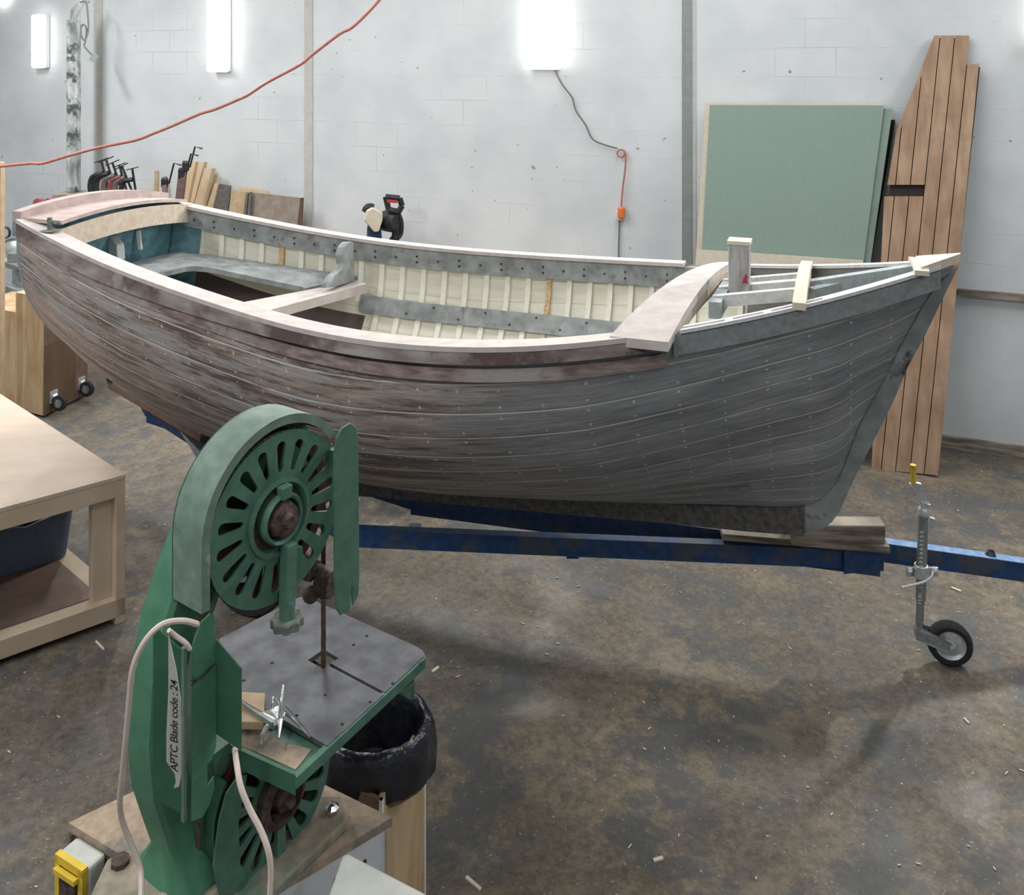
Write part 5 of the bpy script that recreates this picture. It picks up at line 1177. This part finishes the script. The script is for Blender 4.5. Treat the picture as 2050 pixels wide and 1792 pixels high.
# cream cables
def cable(name, pts, label, r=.0062):
    tag(MB().tube(smooth_path(pts, 6), r, 8).build(name, M['cable'], smooth=True), label, 'cable')
cable('power_cable', [PY(395, 1250, 1.93), PY(365, 1243, 1.90), PY(325, 1250, 1.88), PY(291, 1283, 1.87), PY(267, 1335, 1.87), PY(259, 1400, 1.88), PY(252, 1480, 1.90), PY(244, 1560, 1.93), PY(240, 1600, 1.95), PY(244, 1640, 1.97), PY(262, 1690, 1.98), PY(280, 1735, 1.98), PY(283, 1775, 1.96), PY(280, 1830, 1.93), PY(275, 1900, 1.92)], 'cream power cable looping out left of the bandsaw column')
cable('power_cable', [PY(380, 1300, 1.925), PY(372, 1288, 1.92), PY(350, 1272, 1.92), PY(338, 1262, 1.91)], 'short piece of cream cable passing behind the side guard', .005)
cable('power_cable', [PY(470, 1500, 1.99), PY(474, 1530, 1.93), PY(482, 1575, 1.90), PY(500, 1620, 1.89), PY(521, 1660, 1.88), PY(536, 1700, 1.87), PY(542, 1740, 1.87), PY(540, 1800, 1.87), PY(538, 1880, 1.87)], 'cream cable hanging in front of the lower slotted wheel cover')

# box with the black bag behind the stand
kx = V((-.354, 2.455, 0)); ux = V((.29, .957, 0)); uy = V((-.88, .475, 0)).normalized()
BX = thing('tall_plywood_box', kx, 'tall narrow plywood box behind the bandsaw stand, holding the black bag', 'box')
def kb(u, v, z): return kx+ux*u+uy*v+V((0, 0, z))
MB().hexa([kb(0, 0, 0), kb(.30, 0, 0), kb(.30, .012, 0), kb(0, .012, 0)], [kb(0, 0, .80), kb(.30, 0, .80), kb(.30, .012, .80), kb(0, .012, .80)]).build('side_panel', M['plyorange'], BX)
MB().hexa([kb(-.012, -.004, 0), kb(0, -.004, 0), kb(0, .28, 0), kb(-.012, .28, 0)], [kb(-.012, -.004, .80), kb(0, -.004, .80), kb(0, .28, .80), kb(-.012, .28, .80)]).build('front_panel', M['brownply'], BX)
MB().hexa([kb(.30, 0, 0), kb(.312, 0, 0), kb(.312, .28, 0), kb(.30, .28, 0)], [kb(.30, 0, .80), kb(.312, 0, .80), kb(.312, .28, .80), kb(.30, .28, .80)]).build('back_panel', M['whiteplastic'], BX)
MB().hexa([kb(-.014, -.006, 0), kb(-.002, -.006, 0), kb(-.002, .004, 0), kb(-.014, .004, 0)], [kb(-.014, -.006, .80), kb(-.002, -.006, .80), kb(-.002, .004, .80), kb(-.014, .004, .80)]).build('edge_strip', M['whiteplastic'], BX)
b = MB(); bc_ = kb(.135, .095, 0); rings = []; n = 40
rnd = [random.uniform(-.010, .010) for _ in range(n)]; rnd2 = [random.uniform(-.008, .008) for _ in range(n)]
prof = [(.155, .735, 1), (.172, .76, 1), (.176, .82, .8), (.168, .875, .6), (.152, .895, .4), (.140, .885, .6), (.125, .83, 1), (.10, .74, .6), (.075, .64, .4), (.05, .56, .3), (.01, .54, 0)]
for r, z, kk in prof:
    rings.append([bc_+V(((r+(rnd[i] if z < .85 else rnd2[i])*kk)*cos(2*pi*i/n)*1.0, (r+(rnd[(i*3) % n])*kk)*sin(2*pi*i/n)*.92, z+rnd2[(i*7) % n]*kk)) for i in range(n)])
b.sweep(rings); bag = tag(b.build('bin_bag', M['bag'], smooth=2), 'open black plastic bin bag folded over the top of the tall box', 'bag')
# grey plastic crate in the bottom right of the saw
zl = 1.0; c4 = [P(685, 1712, zl), P(697, 1707, zl), P(870, 1797, zl), P(820, 2100, zl), P(600, 2060, zl), P(655, 1800, zl)]
CRt = thing('plastic_bin', zq((c4[1]+c4[3])/2, 0), 'pale grey plastic bin with flat lid, bottom edge, right of the bandsaw', 'bin')
MB().prism(c4, (0, 0, -.015)).build('lid', M['greyplastic'], CRt, bevel=.006)
cc_ = sum(c4, V((0, 0, 0)))/6
MB().hexa([zq(cc_+(c4[i]-cc_)*.55, 0) for i in (0, 2, 3, 4)], [zq(cc_+(c4[i]-cc_)*.70, zl-.015) for i in (0, 2, 3, 4)]).build('bin_body', M['greyplastic'], CRt)

# wood shavings scattered on the floor
b = MB()
for px, py, a, l, w_ in ((872, 1340, .9, .04, .012), (1318, 1720, .3, .035, .012), (1935, 1443, 1.8, .03, .008), (948, 1768, 2.4, .07, .01), (200, 1292, 2.4, .09, .008), (1914, 1180, 2.3, .05, .012)):
    p = P(px, py, .004); b.obox(p, V((cos(a), sin(a), 0))*l/2, V((-sin(a), cos(a), 0))*w_/2, (0, 0, .003))
for i in range(260):
    x = random.uniform(-3.5, 3.5); y = random.uniform(2.2, 6.3); a = random.uniform(0, 3.1); l = random.uniform(.004, .012)
    b.obox((x, y, .003), V((cos(a), sin(a), 0))*l, V((-sin(a), cos(a), 0))*.002, (0, 0, .0015))
tag(b.build('wood_shavings', M['creamboard']), 'pale wood shavings and splinters scattered over the stained floor', 'shavings', kind='stuff')
